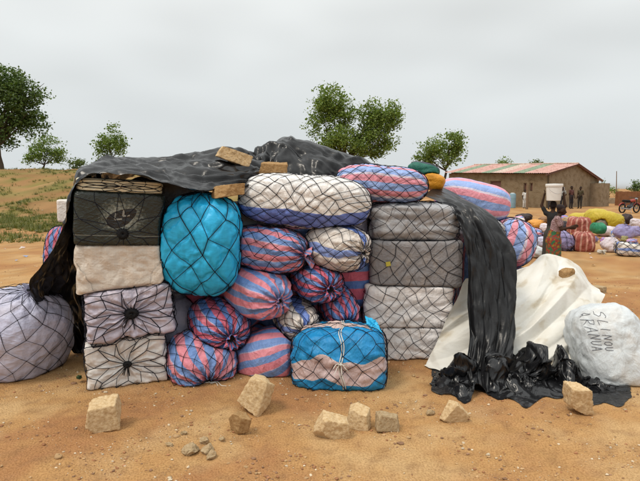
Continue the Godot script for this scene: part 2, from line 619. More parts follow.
# ---------------------------------------------------------------- figures
# bones: [from, to, radius, radius, colour]
func flesh(mb: MB, bones: Array, cell: float, blend: float, t: Transform3D) -> void:
	var lo := Vector3.ONE * 1e9
	var hi := -lo
	for b in bones:
		var r: float = maxf(b[2], b[3])
		lo = lo.min(b[0].min(b[1]) - Vector3.ONE * r)
		hi = hi.max(b[0].max(b[1]) + Vector3.ONE * r)
	lo -= Vector3.ONE * cell * 3
	hi += Vector3.ONE * cell * 3
	var nx := int((hi.x - lo.x) / cell) + 1
	var ny := int((hi.y - lo.y) / cell) + 1
	var nz := int((hi.z - lo.z) / cell) + 1
	var D := PackedFloat32Array()
	D.resize(nx * ny * nz)
	D.fill(1.0)
	var near := PackedFloat32Array()
	near.resize(nx * ny * nz)
	near.fill(1.0)
	var who := PackedByteArray()
	who.resize(nx * ny * nz)
	for bi in bones.size():
		var b: Array = bones[bi]
		var r: float = maxf(b[2], b[3]) + cell * 2.5 + blend
		var p0: Vector3 = b[0].min(b[1]) - Vector3.ONE * r - lo
		var p1: Vector3 = b[0].max(b[1]) + Vector3.ONE * r - lo
		var ba: Vector3 = b[1] - b[0]
		var bb := maxf(ba.length_squared(), 1e-9)
		var a0: Vector3 = b[0]
		var ra: float = b[2]
		var rb: float = b[3]
		for z in range(maxi(0, int(p0.z / cell)), mini(nz, int(p1.z / cell) + 2)):
			for y in range(maxi(0, int(p0.y / cell)), mini(ny, int(p1.y / cell) + 2)):
				for x in range(maxi(0, int(p0.x / cell)), mini(nx, int(p1.x / cell) + 2)):
					var p := lo + Vector3(x, y, z) * cell - a0
					var h := clampf(p.dot(ba) / bb, 0.0, 1.0)
					var d := (p - ba * h).length() - lerpf(ra, rb, h)
					var q := (z * ny + y) * nx + x
					if d < near[q]:
						near[q] = d
						who[q] = bi
					var e := maxf(blend - absf(D[q] - d), 0.0) / maxf(blend, 1e-6)
					D[q] = minf(D[q], d) - e * e * blend * 0.25
	var id := PackedInt32Array()
	id.resize(nx * ny * nz)
	id.fill(-1)
	var b0 := mb.v.size()
	var V := PackedVector3Array()
	var C := PackedColorArray()
	for z in nz - 1:
		for y in ny - 1:
			for x in nx - 1:
				var q := (z * ny + y) * nx + x
				var m := 0
				for k in 8:
					if D[q + (k & 1) + ((k >> 1) & 1) * nx + (k >> 2) * nx * ny] < 0.0: m |= 1 << k
				if m == 0 or m == 255: continue
				var s := Vector3.ZERO
				var cnt := 0
				for e in [[0, 1], [2, 3], [4, 5], [6, 7], [0, 2], [1, 3], [4, 6], [5, 7], [0, 4], [1, 5], [2, 6], [3, 7]]:
					var i0: int = e[0]
					var i1: int = e[1]
					if ((m >> i0) & 1) != ((m >> i1) & 1):
						var d0 := D[q + (i0 & 1) + ((i0 >> 1) & 1) * nx + (i0 >> 2) * nx * ny]
						var d1 := D[q + (i1 & 1) + ((i1 >> 1) & 1) * nx + (i1 >> 2) * nx * ny]
						var f := d0 / (d0 - d1)
						s += Vector3(i0 & 1, (i0 >> 1) & 1, i0 >> 2).lerp(Vector3(i1 & 1, (i1 >> 1) & 1, i1 >> 2), f)
						cnt += 1
				id[q] = V.size()
				V.append(lo + (Vector3(x, y, z) + s / cnt) * cell)
				C.append(bones[who[q]][4])
	var NN := PackedVector3Array()
	NN.resize(V.size())
	var I := PackedInt32Array()
	var st := [1, nx, nx * ny]
	for z in range(1, nz - 1):
		for y in range(1, ny - 1):
			for x in range(1, nx - 1):
				var q := (z * ny + y) * nx + x
				for a in 3:
					var inside := D[q] < 0.0
					if inside == (D[q + st[a]] < 0.0): continue
					var u: int = st[(a + 1) % 3]
					var w: int = st[(a + 2) % 3]
					var k0 := id[q - u - w]
					var k1 := id[q - w]
					var k2 := id[q]
					var k3 := id[q - u]
					if k0 < 0 or k1 < 0 or k2 < 0 or k3 < 0: continue
					var nn := (V[k1] - V[k0]).cross(V[k3] - V[k0])
					if inside: I.append_array([k0, k2, k1, k0, k3, k2])
					else:
						I.append_array([k0, k1, k2, k0, k2, k3])
						nn = -nn
					for kk in [k0, k1, k2, k3]: NN[kk] += nn
	for k in V.size():
		mb.col = C[k]
		mb.vert(t * V[k], (t.basis * NN[k]).normalized())
	mb.col = Color.WHITE
	for k in I: mb.i.append(b0 + k)

func hand_bones(wrist: Vector3, towards: Vector3, palm_normal: Vector3, curl: float, skin: Color) -> Array:
	var f := towards.normalized()
	var s := palm_normal.cross(f).normalized()
	var nrm := f.cross(s)
	var out := []
	out.append([wrist, wrist + f * 0.05 + s * 0.018, 0.024, 0.024, skin])
	out.append([wrist, wrist + f * 0.05 - s * 0.018, 0.024, 0.022, skin])
	var base := wrist + f * 0.075
	var ln := [0.068, 0.08, 0.075, 0.058]
	for k in 4:
		var p0 := base + s * (0.03 - 0.02 * k)
		var p1: Vector3 = p0 + (f - nrm * curl * 0.6).normalized() * ln[k] * 0.5
		var p2: Vector3 = p1 + (f - nrm * curl * 1.6).normalized() * ln[k] * 0.5
		out.append([p0 - f * 0.02, p1, 0.011, 0.0095, skin])
		out.append([p1, p2, 0.0095, 0.008, skin])
	var th := wrist + f * 0.02 + s * 0.025
	out.append([th, th + (f + s * 0.8).normalized() * 0.04, 0.013, 0.011, skin])
	out.append([th + (f + s * 0.8).normalized() * 0.04, th + (f + s * 0.8).normalized() * 0.04 + (f + s * 0.2 - nrm * curl).normalized() * 0.03, 0.011, 0.009, skin])
	return out

func person(label: String, where: Vector3, turn: float, o: Dictionary, group := "") -> Node3D:
	var skin: Color = o.get("skin", Color(0.045, 0.025, 0.017))
	var top: Color = o.top
	var low: Color = o.low
	var hair: Color = o.get("hair", Color(0.012, 0.011, 0.01))
	var sc: float = o.get("tall", 1.0)
	var lean: Vector3 = o.get("lean", Vector3.ZERO)
	var cell: float = o.get("cell", 0.022)
	var hip := Vector3(0, 0.92, 0)
	var chest := Vector3(0, 1.24, 0) + lean * 0.6
	var neck := Vector3(0, 1.42, 0) + lean
	var head := neck + Vector3(0, 0.135, 0.015) + lean * 0.35
	var B := []
	B.append([hip, Vector3(0, 1.07, 0) + lean * 0.3, 0.135, 0.12, low])
	B.append([Vector3(0, 1.05, 0) + lean * 0.25, chest, 0.125, 0.14, top])
	for s in [-1.0, 1.0]:
		var sh := chest + Vector3(0.165 * s, 0.12, 0)
		B.append([chest + Vector3(0.06 * s, 0.08, 0), sh, 0.085, 0.06, top])
		var arm: Array = o.get("arm_r" if s > 0 else "arm_l", [Vector3(0.05 * s, -0.28, -0.02), Vector3(0.0, -0.25, 0.1)])
		var el: Vector3 = sh + arm[0]
		var wr: Vector3 = el + arm[1]
		B.append([sh, sh.lerp(el, 0.6), 0.056, 0.05, top])
		B.append([sh.lerp(el, 0.5), el, 0.043, 0.036, skin])
		B.append([el, wr, 0.037, 0.026, skin])
		if o.get("hands", true) == false:
			B.append([wr, wr + arm[1].normalized() * 0.09, 0.03, 0.024, skin])
		if o.get("skirt", false):
			pass
		else:
			var st: float = o.get("stride", 0.0) * s
			var kn := Vector3(0.1 * s, 0.49, 0.03 + st * 0.5)
			B.append([Vector3(0.09 * s, 0.9, 0), kn, 0.095, 0.07, low])
			B.append([kn, Vector3(0.1 * s, 0.1, st), 0.065, 0.045, low])
		B.append([Vector3(0.1 * s, 0.06, o.get("stride", 0.0) * s - 0.02), Vector3(0.11 * s, 0.035, o.get("stride", 0.0) * s + 0.13), 0.042, 0.032, skin])
	if o.get("skirt", false):
		B.append([Vector3(0, 1.0, 0), Vector3(0, 0.8, -0.01), 0.125, 0.18, low])
		B.append([Vector3(-0.04, 0.8, 0), Vector3(-0.06, 0.16, 0.02), 0.165, 0.17, low])
		B.append([Vector3(0.04, 0.8, 0), Vector3(0.06, 0.16, 0.02), 0.165, 0.17, low])
	B.append([chest + Vector3(0, 0.1, 0), neck + Vector3(0, 0.03, 0), 0.075, 0.05, skin])
	B.append([head + Vector3(0, 0.02, 0), head + Vector3(0, -0.045, 0.03), 0.088, 0.058, skin])
	B.append([head + Vector3(0, -0.01, 0.085), head + Vector3(0, -0.03, 0.1), 0.012, 0.016, skin])
	for s in [-1.0, 1.0]:
		B.append([head + Vector3(0.085 * s, 0.0, -0.005), head + Vector3(0.09 * s, -0.02, -0.005), 0.018, 0.014, skin])
	var mb := MB.new()
	flesh(mb, B, cell, 0.03, Transform3D(Basis().scaled(Vector3.ONE * sc), Vector3.ZERO))
	if o.get("hands", true):
		for s in [-1.0, 1.0]:
			var sh := chest + Vector3(0.165 * s, 0.12, 0)
			var arm: Array = o.get("arm_r" if s > 0 else "arm_l", [Vector3(0.05 * s, -0.28, -0.02), Vector3(0.0, -0.25, 0.1)])
			var wr: Vector3 = sh + arm[0] + arm[1]
			flesh(mb, hand_bones(wr, arm[1], Vector3(-s, 0.0, 0.2), 0.5, skin), 0.006, 0.008, Transform3D(Basis().scaled(Vector3.ONE * sc), Vector3.ZERO))
	# printed cloth: flecks of other colours in the weave
	if o.has("print_top"):
		for k in mb.v.size():
			var spot := sin(mb.v[k].y * 210.0) * sin(mb.v[k].x * 190.0 + mb.v[k].z * 150.0)
			if mb.c[k] == top and spot > 0.0: mb.c[k] = o.print_top
			elif mb.c[k] == low and o.has("print_low"):
				var g := soft.get_noise_3dv(mb.v[k] * 260.0)
				if g > 0.12: mb.c[k] = o.print_low[0]
				elif g < -0.25: mb.c[k] = o.print_low[1]
	var node := thing("person", label, "person", where, turn, group)
	part("body", mb.mesh(), M.cloth_skin, node)
	var hb := MB.new()
	var HB := [[head + Vector3(0, 0.055, -0.03), head + Vector3(0, 0.0, -0.055), 0.075, 0.06, hair], [head + Vector3(0, 0.075, 0.02), head + Vector3(0, 0.07, -0.03), 0.055, 0.07, hair]]
	if o.has("wrap"): HB.append([head + Vector3(0.02, 0.1, -0.02), head + Vector3(-0.02, 0.1, -0.06), 0.06, 0.07, hair])
	flesh(hb, HB, 0.018, 0.03, Transform3D(Basis().scaled(Vector3.ONE * sc), Vector3.ZERO))
	part("hair" if not o.has("wrap") else "head_wrap", hb.mesh(), M.cloth_skin, node)
	for s in [-1.0, 1.0]:
		var eb := MB.new()
		eb.dot((head + Vector3(0.032 * s, 0.012, 0.083)) * sc, 0.010 * sc)
		part("eye", eb.mesh(), M.eye, node)
	return node

# ---------------------------------------------------------------- trees and buildings
# lobes: [px, py, half width, half height, leaf clumps], placed at the tree's own distance
func tree(called: String, label: String, base_px: float, d: float, lobes: Array, leaf: float, seed_: int, m: Material, trunk_r: float, group := "trees on the horizon") -> void:
	var r := RandomNumberGenerator.new()
	r.seed = seed_
	var base := at(base_px, 190, d)
	base.y = gy(base.x, base.z) - 0.1
	var node := thing(called, label, "tree", base, 0.0, group)
	var wood := MB.new()
	var crown := MB.new()
	var px := d / F
	var low := 1e9
	for l in lobes: low = minf(low, at(l[0], l[1] + l[3] * 0.5, d).y)
	var fork := Vector3(r.randf_range(-0.2, 0.2), maxf(low - base.y, 0.6) * 0.8, 0)
	var tp := PackedVector3Array()
	for k in 7: tp.append(Vector3(0.12 * sin(k * 1.3), 0, 0.1 * cos(k)) * (k / 6.0) + fork * (k / 6.0))
	wood.tube(tp, trunk_r * 0.85, trunk_r * 0.55, 8)
	for l in lobes:
		var c := at(l[0], l[1], d) - base + Vector3(0, 0, r.randf_range(-1, 1) * l[2] * px * 0.7)
		var rad := Vector3(l[2] * px, l[3] * px, l[2] * px * 0.9)
		for b in 5:
			var tip := c + Vector3(r.randf_range(-1, 1), r.randf_range(-0.6, 0.8), r.randf_range(-1, 1)) * rad * 0.8
			var mid := fork.lerp(c, 0.6) + Vector3(r.randf_range(-1, 1), r.randf_range(-0.5, 0.5), r.randf_range(-1, 1)) * rad * 0.25
			var path := PackedVector3Array()
			for k in 9:
				var t := k / 8.0
				path.append(fork.lerp(mid, t).lerp(mid.lerp(tip, t), t))
			wood.tube(path, trunk_r * 0.24, trunk_r * 0.04, 6)
		for k in int(l[4] * 2.5):
			var dir := Vector3(r.randfn(), r.randfn(), r.randfn()).normalized()
			var q := c + dir * rad * pow(r.randf(), 0.42) * r.randf_range(0.7, 1.22)
			if soft.get_noise_3dv(q * (90.0 / maxf(l[2], 8.0) / px * 0.25) + Vector3(seed_ * 7, 0, 0)) < 0.03: continue
			var cr := leaf * r.randf_range(1.4, 3.0)
			var tone := r.randf_range(0.75, 1.3)
			for j in 13:
				var p := q + Vector3(r.randfn(), r.randfn() * 0.7, r.randfn()) * cr * 0.6
				var a := Vector3(r.randfn(), r.randfn() * 0.6, r.randfn()).normalized()
				var w := a.cross(Vector3(r.randfn(), r.randfn(), r.randfn())).normalized()
				var sz := leaf * lerpf(0.45, 1.7, pow(r.randf(), 1.6))
				var v := tone * r.randf_range(0.85, 1.15)
				crown.col = Color(v * r.randf_range(0.9, 1.1), v, v * r.randf_range(0.8, 1.1))
				crown.quad(p - a * sz * 0.5, p + w * sz * 0.38, p + a * sz * 0.5, p - w * sz * 0.38)
	part("trunk", wood.mesh(), M.bark, node)
	part("crown", crown.mesh(), m, node)

func prism(pts: Array, thick: Vector3) -> ArrayMesh:
	# pts run clockwise seen from outside; thick points inwards
	var mb := MB.new()
	var n := pts.size()
	for k in range(1, n - 1):
		var w := mb.v.size()
		var nn: Vector3 = (pts[k + 1] - pts[0]).cross(pts[k] - pts[0]).normalized()
		for q in [pts[0], pts[k], pts[k + 1]]: mb.vert(q, nn)
		mb.i.append_array([w, w + 1, w + 2])
		w += 3
		for q in [pts[0], pts[k + 1], pts[k]]: mb.vert(q + thick, -nn)
		mb.i.append_array([w, w + 1, w + 2])
	for k in n:
		var a: Vector3 = pts[k]
		var b: Vector3 = pts[(k + 1) % n]
		mb.quad(b, a, a + thick, b + thick)
	return mb.mesh()

func roof_sheet(a: Vector3, b: Vector3, c: Vector3, d: Vector3) -> ArrayMesh:
	# eave a-b, ridge d-c; ribs run from eave to ridge
	var mb := MB.new()
	var n := 25
	var P := PackedVector3Array()
	for r in 2:
		for k in n:
			var t := float(k) / (n - 1)
			var p := d.lerp(c, t) if r == 0 else a.lerp(b, t)
			P.append(p + Vector3(0, 0.018 * sin(t * TAU * 6.0), 0))
	mb.grid(P, 2, n, PackedVector2Array())
	var Q := PackedVector3Array()
	for r in 2:
		for k in n: Q.append(P[r * n + n - 1 - k] - Vector3(0, 0.006, 0))
	mb.grid(Q, 2, n, PackedVector2Array())
	return mb.mesh()

# ---------------------------------------------------------------- handwriting
const GLYPH := {
	"S": [[[0.6, 0.85], [0.4, 1.0], [0.12, 0.9], [0.1, 0.68], [0.45, 0.5], [0.58, 0.28], [0.35, 0.03], [0.05, 0.12]]],
	"L": [[[0.12, 1.0], [0.1, 0.04], [0.55, 0.08]]],
	"I": [[[0.2, 0.98], [0.22, 0.0]]],
	"N": [[[0.05, 0.0], [0.1, 1.0], [0.52, 0.05], [0.58, 0.98]]],
	"O": [[[0.32, 0.95], [0.08, 0.6], [0.12, 0.15], [0.35, 0.0], [0.58, 0.3], [0.56, 0.75], [0.32, 0.95]]],
	"U": [[[0.06, 0.98], [0.1, 0.2], [0.3, 0.0], [0.52, 0.2], [0.58, 0.98]]],
	"A": [[[0.03, 0.0], [0.32, 1.0], [0.6, 0.0]], [[0.14, 0.38], [0.52, 0.36]]],
	"R": [[[0.1, 0.0], [0.1, 0.98], [0.5, 0.85], [0.48, 0.55], [0.1, 0.48], [0.6, 0.02]]],
}

func write_on(k: Sack, words: Array, origin: Vector2, right: Vector2, up: Vector2, size: float) -> ArrayMesh:
	# origin, right and up are in the sack's own across/along metres on the side that faces local z
	var mb := MB.new()
	var line := 0
	for w in words:
		var x := 0.0
		for ch in w:
			for st in GLYPH[ch]:
				var path := PackedVector3Array()
				var dense := []
				for j in st.size() - 1:
					for m in 5: dense.append(Vector2(st[j][0], st[j][1]).lerp(Vector2(st[j + 1][0], st[j + 1][1]), m / 5.0))
				dense.append(Vector2(st[-1][0], st[-1][1]))
				for q in dense:
					var uv: Vector2 = origin + right * (x + q.x * size * 0.85) + up * (q.y * size - line * size * 1.25)
					var dl := Vector3(uv.x, uv.y, sqrt(maxf(0.01, 0.075 - uv.length_squared()))).normalized()
					path.append(side_point(k, dl, 0.003))
				mb.tube(path, 0.0019, 0.0019, 4)
			x += size * 0.72
		line += 1
	return mb.mesh()

func side_point(k: Sack, dl: Vector3, lift := 0.0, calm := false) -> Vector3:
	# the surface point in direction dl (local), found through the sack's own angles
	var g := Vector3(dl.x / k.e.x, dl.y / k.e.y, dl.z / k.e.z).normalized()
	var th := acos(clampf(g.z, -1, 1))
	var phi := atan2(g.y, g.x)
	var lo := 0.0
	var hi := 1.0
	for it in 13:
		var mid := (lo + hi) * 0.5
		if k.theta(mid) < th: lo = mid
		else: hi = mid
	return point(k, phi, lo, lift, calm)

# ================================================================ the scene
func _ready() -> void:
	# camera
	var cam := Camera3D.new()
	cam.name = "camera"
	cam.position = EYE
	cam.rotation.x = -pitch
	cam.fov = rad_to_deg(2.0 * atan(240.5 / F))
	cam.far = 2000.0
	add_child(cam)
	cam.current = true
	# sky: one even overcast, brighter towards the zenith
	soft.noise_type = FastNoiseLite.TYPE_SIMPLEX_SMOOTH
	soft.frequency = 0.01 * 4.0
	soft.fractal_type = FastNoiseLite.FRACTAL_FBM
	soft.fractal_octaves = 3
	soft.seed = 11
	ridge.noise_type = FastNoiseLite.TYPE_SIMPLEX
	ridge.frequency = 0.1
	ridge.fractal_type = FastNoiseLite.FRACTAL_RIDGED
	ridge.fractal_octaves = 2
	ridge.seed = 5
	rng.seed = 1234
	for w in [[-1.9, -2.5, 1.0, -0.15, 9], [1.7, -2.3, -0.9, -0.35, 7], [-0.4, -2.15, 0.95, -0.28, 6], [0.6, -3.3, 1.0, 0.05, 5]]:
		var h := Vector2(w[2], w[3]).normalized()
		for k in w[4]:
			var p: Vector2 = Vector2(w[0], w[1]) + h * 0.36 * k + Vector2(-h.y, h.x) * (0.07 if k % 2 else -0.07) + Vector2(rng.randf_range(-0.05, 0.05), rng.randf_range(-0.05, 0.05))
			var t := h.rotated(rng.randf_range(-0.25, 0.25))
			prints.append([p.x, p.y, t.x, t.y])
	var sw := 512
	var sh := 256
	var img := Image.create(sw, sh, false, Image.FORMAT_RGBF)
	for y in sh:
		var el := PI * (0.5 - (y + 0.5) / sh)
		for x in sw:
			var az := TAU * x / sw
			var d := Vector3(cos(az) * cos(el), sin(el), sin(az) * cos(el))
			if el < -0.02:
				img.set_pixel(x, y, Color(0.30, 0.24, 0.18))
				continue
			var cl := 1.0 + 0.20 * soft.get_noise_3d(d.x * 40.0, d.y * 120.0, d.z * 40.0) * smoothstep(0.02, 0.2, d.y)
			var b := (0.69 + 1.15 * pow(clampf(d.y, 0.0, 1.0), 1.9)) * cl
			var t := smoothstep(0.0, 0.5, d.y)
			img.set_pixel(x, y, Color(b * lerpf(0.945, 0.985, t), b * lerpf(1.0, 1.01, t), b * lerpf(1.015, 1.0, t)))
	var pan := PanoramaSkyMaterial.new()
	pan.panorama = ImageTexture.create_from_image(img)
	var sky := Sky.new()
	sky.sky_material = pan
	var env := Environment.new()
	env.background_mode = Environment.BG_SKY
	env.sky = sky
	env.tonemap_mode = Environment.TONE_MAPPER_LINEAR
	env.tonemap_exposure = 1.05
	env.sdfgi_enabled = true
	env.ssao_enabled = true
	env.ssil_enabled = true
	var we := WorldEnvironment.new()
	we.name = "world_environment"
	we.environment = env
	add_child(we)
	# veiled sun, high up over the viewer's left shoulder
	var sun := DirectionalLight3D.new()
	sun.name = "sun"
	sun.light_energy = 0.5
	sun.light_color = Color(1.0, 0.96, 0.9)
	sun.light_angular_distance = 14.0
	sun.shadow_enabled = true
	add_child(sun)
	sun.look_at_from_position(Vector3(-4.5, 9, 3.0), Vector3.ZERO, Vector3.UP)

	materials()
	ground()
	background()
	pile()
	sheets()
	stones()
	yard()
	scatter()

func materials() -> void:
	M.crinkle = noise_tex(FastNoiseLite.TYPE_SIMPLEX, 0.018, 4, true, 9.0, 3, 512, null, FastNoiseLite.FRACTAL_RIDGED)
	M.fine = noise_tex(FastNoiseLite.TYPE_SIMPLEX, 0.05, 3, true, 5.0, 8, 512)
	M.net = mat(lin(0.012, 0.013, 0.02), 0.75, 0.3)
	M.twine = mat(lin(0.012, 0.012, 0.013), 0.85, 0.3)
	M.ink = mat(lin(0.10, 0.10, 0.12), 0.9, 0.2)
	M.white_cord = mat(lin(0.6, 0.58, 0.52), 0.7)
	var pk := Color(0.82, 0.50, 0.55)
	var bl := Color(0.43, 0.55, 0.76)
	var lt := Color(0.72, 0.66, 0.75)
	M.pinkblue = woven([[1, pk], [1.1, bl], [0.12, lt], [0.9, pk.lightened(0.05)], [0.9, bl], [1.0, pk], [0.1, lt], [1.0, bl.darkened(0.05)], [0.8, pk], [0.9, bl]], 1, 0.14, 0.012, 3.0)
	var rd := Color(0.80, 0.39, 0.47)
	var nb := Color(0.35, 0.49, 0.74)
	M.redblue = woven([[0.9, rd], [0.8, nb], [0.1, lt], [0.7, rd.lightened(0.06)], [0.9, nb.lightened(0.08)], [0.8, rd], [0.7, nb]], 2, 0.14, 0.016, 3.7)
	var pb := Color(0.56, 0.66, 0.86)
	var pp := Color(0.88, 0.58, 0.64)
	M.pale_stripe = woven([[1.2, pb], [0.3, Color(0.82, 0.77, 0.83)], [1.0, pp], [1.2, pb.darkened(0.06)], [0.9, pp.darkened(0.04)], [0.3, Color(0.82, 0.78, 0.83)], [1.1, pb], [1.0, pp]], 3, 0.10, 0.008, 2.8)
	M.white_bluestripe = woven([[0.555, Color(0.87, 0.86, 0.85)], [0.115, Color(0.40, 0.48, 0.76)], [0.33, Color(0.85, 0.84, 0.84)]], 4, 0.1, 0.008)
	M.white_blue = woven([[1.0, Color(0.83, 0.79, 0.76)], [0.4, Color(0.42, 0.52, 0.78)], [0.9, Color(0.83, 0.80, 0.77)], [0.3, Color(0.50, 0.58, 0.80)], [1.0, Color(0.82, 0.78, 0.75)], [0.45, Color(0.40, 0.50, 0.77)], [0.8, Color(0.83, 0.80, 0.77)]], 5, 0.12, 0.01)
	M.blue_beige = woven([[0.20, Color(0.10, 0.52, 0.73)], [0.07, Color(0.80, 0.70, 0.67)], [0.18, Color(0.08, 0.50, 0.72)], [0.095, Color(0.78, 0.69, 0.68)], [0.455, Color(0.10, 0.50, 0.71)]], 6, 0.1, 0.016)
	M.teal = woven([[1, Color(0.15, 0.69, 0.89)]], 7, 0.03)
	M.teal.roughness = 0.42
	M.teal.normal_scale = 0.12
	M.lilac = woven([[1, Color(0.70, 0.70, 0.78)]], 8, 0.12)
	M.white_sack = woven([[1, Color(0.76, 0.78, 0.79)]], 9, 0.14)
	M.white_sack.normal_scale = 0.22
	M.tan_sack = woven([[1, Color(0.80, 0.76, 0.78)]], 10, 0.1)
	# bales: wrapped in one cloth, relief in their own axes
	for b in [["beige", Color(0.80, 0.76, 0.71)], ["bale_lilac", Color(0.74, 0.71, 0.76)], ["bale_light", Color(0.84, 0.82, 0.80)], ["bale_grey", Color(0.63, 0.63, 0.64)], ["bale_dark", Color(0.52, 0.51, 0.515)], ["bale_pale", Color(0.90, 0.88, 0.87)], ["cream", Color(0.86, 0.84, 0.74)]]:
		var m := woven([[1, b[1]]], 20 + b[0].length(), 0.18)
		bumpy(m, M.crinkle, 0.35, Vector3(1.1, 1.1, 1.1), true)
		M[b[0]] = m
	M.printed = printed()
	M.black_gloss = bumpy(mat(lin(0.007, 0.007, 0.008), 0.25, 0.44), M.crinkle, 0.05, Vector3(0.8, 0.8, 1))
	M.black = bumpy(mat(lin(0.007, 0.007, 0.008), 0.27, 0.42), M.crinkle, 0.05, Vector3(0.8, 0.8, 1))
	M.black_dull = bumpy(mat(lin(0.009, 0.009, 0.010), 0.32, 0.40), M.crinkle, 0.05, Vector3(0.8, 0.8, 1))
	var wt := mat(lin(0.68, 0.665, 0.62), 0.55, 0.4)
	wt.albedo_texture = noise_tex(FastNoiseLite.TYPE_SIMPLEX, 0.006, 5, false, 0, 31, 512, ramp([[0.0, Color(0.84, 0.79, 0.71)], [0.32, Color(0.96, 0.95, 0.93)], [1.0, Color(1, 1, 1)]]))
	M.white_tarp = bumpy(wt, M.crinkle, 0.08, Vector3(0.8, 0.8, 1))
	# stone
	var st := mat(lin(0.62, 0.48, 0.31), 0.95, 0.25)
	st.albedo_texture = noise_tex(FastNoiseLite.TYPE_SIMPLEX, 0.02, 5, false, 0, 41, 512, ramp([[0.0, Color(0.80, 0.73, 0.62)], [0.5, Color(0.94, 0.91, 0.86)], [1.0, Color(1, 1, 0.98)]]))
	M.stone = bumpy(st, noise_tex(FastNoiseLite.TYPE_SIMPLEX, 0.04, 5, true, 7.0, 42), 0.45, Vector3(3, 3, 3), true)
	var sb: StandardMaterial3D = st.duplicate()
	sb.albedo_color = lin(0.38, 0.25, 0.13)
	M.stone_brown = sb
	var sg: StandardMaterial3D = st.duplicate()
	sg.albedo_color = lin(0.42, 0.33, 0.22)
	M.stone_grey = sg
	# ground
	var g := mat(Color.WHITE, 0.97, 0.2)
	g.vertex_color_use_as_albedo = true
	g.albedo_texture = noise_tex(FastNoiseLite.TYPE_SIMPLEX, 0.07, 6, false, 0, 51, 1024, ramp([[0.0, Color(0.76, 0.72, 0.68)], [0.35, Color(0.91, 0.90, 0.89)], [0.7, Color(0.98, 0.98, 0.98)], [1.0, Color(1, 1, 1)]]))
	g.uv1_triplanar = true
	g.uv1_world_triplanar = true
	g.uv1_scale = Vector3(0.7, 0.7, 0.7)
	g.normal_enabled = true
	g.normal_texture = noise_tex(FastNoiseLite.TYPE_SIMPLEX, 0.06, 5, true, 8.0, 52, 1024)
	g.normal_scale = 0.6
	M.ground = g
	# leaves, bark, grass
	for t in [["leaf", Vector3(0.18, 0.245, 0.055)], ["leaf_dark", Vector3(0.10, 0.155, 0.04)], ["leaf_pale", Vector3(0.14, 0.185, 0.055)]]:
		var m := mat(lin(t[1].x, t[1].y, t[1].z), 0.6, 0.4)
		m.vertex_color_use_as_albedo = true
		m.backlight_enabled = true
		m.backlight = lin(t[1].x * 2.2, t[1].y * 2.3, t[1].z * 1.4)
		M[t[0]] = m
	M.bark = bumpy(mat(lin(0.09, 0.07, 0.05), 0.95, 0.2), M.fine, 1.0, Vector3(2, 2, 2), true)
	M.grass = M.leaf_pale
	# building
	M.mud = mud(Color(0.53, 0.47, 0.385), 61)
	M.mud_gable = mud(Color(0.58, 0.52, 0.44), 62)
	M.mud_wall = mud(Color(0.52, 0.36, 0.26), 63)
	M.shutter = mat(lin(0.12, 0.05, 0.035), 0.7)
	M.frame = mat(lin(0.2, 0.14, 0.09), 0.8)
	M.roof_pink = rusty(Color(0.76, 0.60, 0.57), 64)
	M.roof_green = rusty(Color(0.50, 0.58, 0.49), 65)
	M.roof_pale = rusty(Color(0.78, 0.70, 0.66), 66)
	M.wood = bumpy(mat(lin(0.20, 0.14, 0.09), 0.9, 0.2), M.fine, 0.8, Vector3(2, 2, 2), true)
	var cs := mat(Color.WHITE, 0.85, 0.3)
	cs.vertex_color_use_as_albedo = true
	M.cloth_skin = cs
	M.eye = mat(lin(0.35, 0.33, 0.3), 0.4)
	M.rubber = mat(lin(0.015, 0.015, 0.015), 0.8, 0.3)
	M.steel = mat(lin(0.35, 0.35, 0.36), 0.4)
	M.steel.metallic = 0.8
	M.dark_metal = mat(lin(0.03, 0.03, 0.032), 0.5)
	M.red_paint = mat(lin(0.28, 0.03, 0.02), 0.4)
	M.plastic_white = mat(lin(0.74, 0.74, 0.72), 0.4)
	M.plastic_blue = mat(lin(0.20, 0.33, 0.40), 0.5)

func mud(c: Color, s: int) -> StandardMaterial3D:
	var m := mat(c, 0.97, 0.2)
	m.albedo_texture = noise_tex(FastNoiseLite.TYPE_SIMPLEX, 0.008, 6, false, 0, s, 512, ramp([[0.0, Color(0.82, 0.79, 0.75)], [0.45, Color(0.94, 0.93, 0.91)], [1.0, Color(1, 1, 1)]]))
	bumpy(m, M.fine, 0.7, Vector3(0.35, 0.35, 0.35), true)
	return m

func rusty(c: Color, s: int) -> StandardMaterial3D:
	var m := mat(c, 0.6, 0.4)
	m.albedo_texture = noise_tex(FastNoiseLite.TYPE_SIMPLEX, 0.01, 6, false, 0, s, 512, ramp([[0.0, Color(0.62, 0.46, 0.36)], [0.4, Color(0.95, 0.93, 0.90)], [1.0, Color(1, 1, 1)]]))
	m.uv1_triplanar = true
	m.uv1_scale = Vector3(0.4, 0.4, 0.4)
	return m

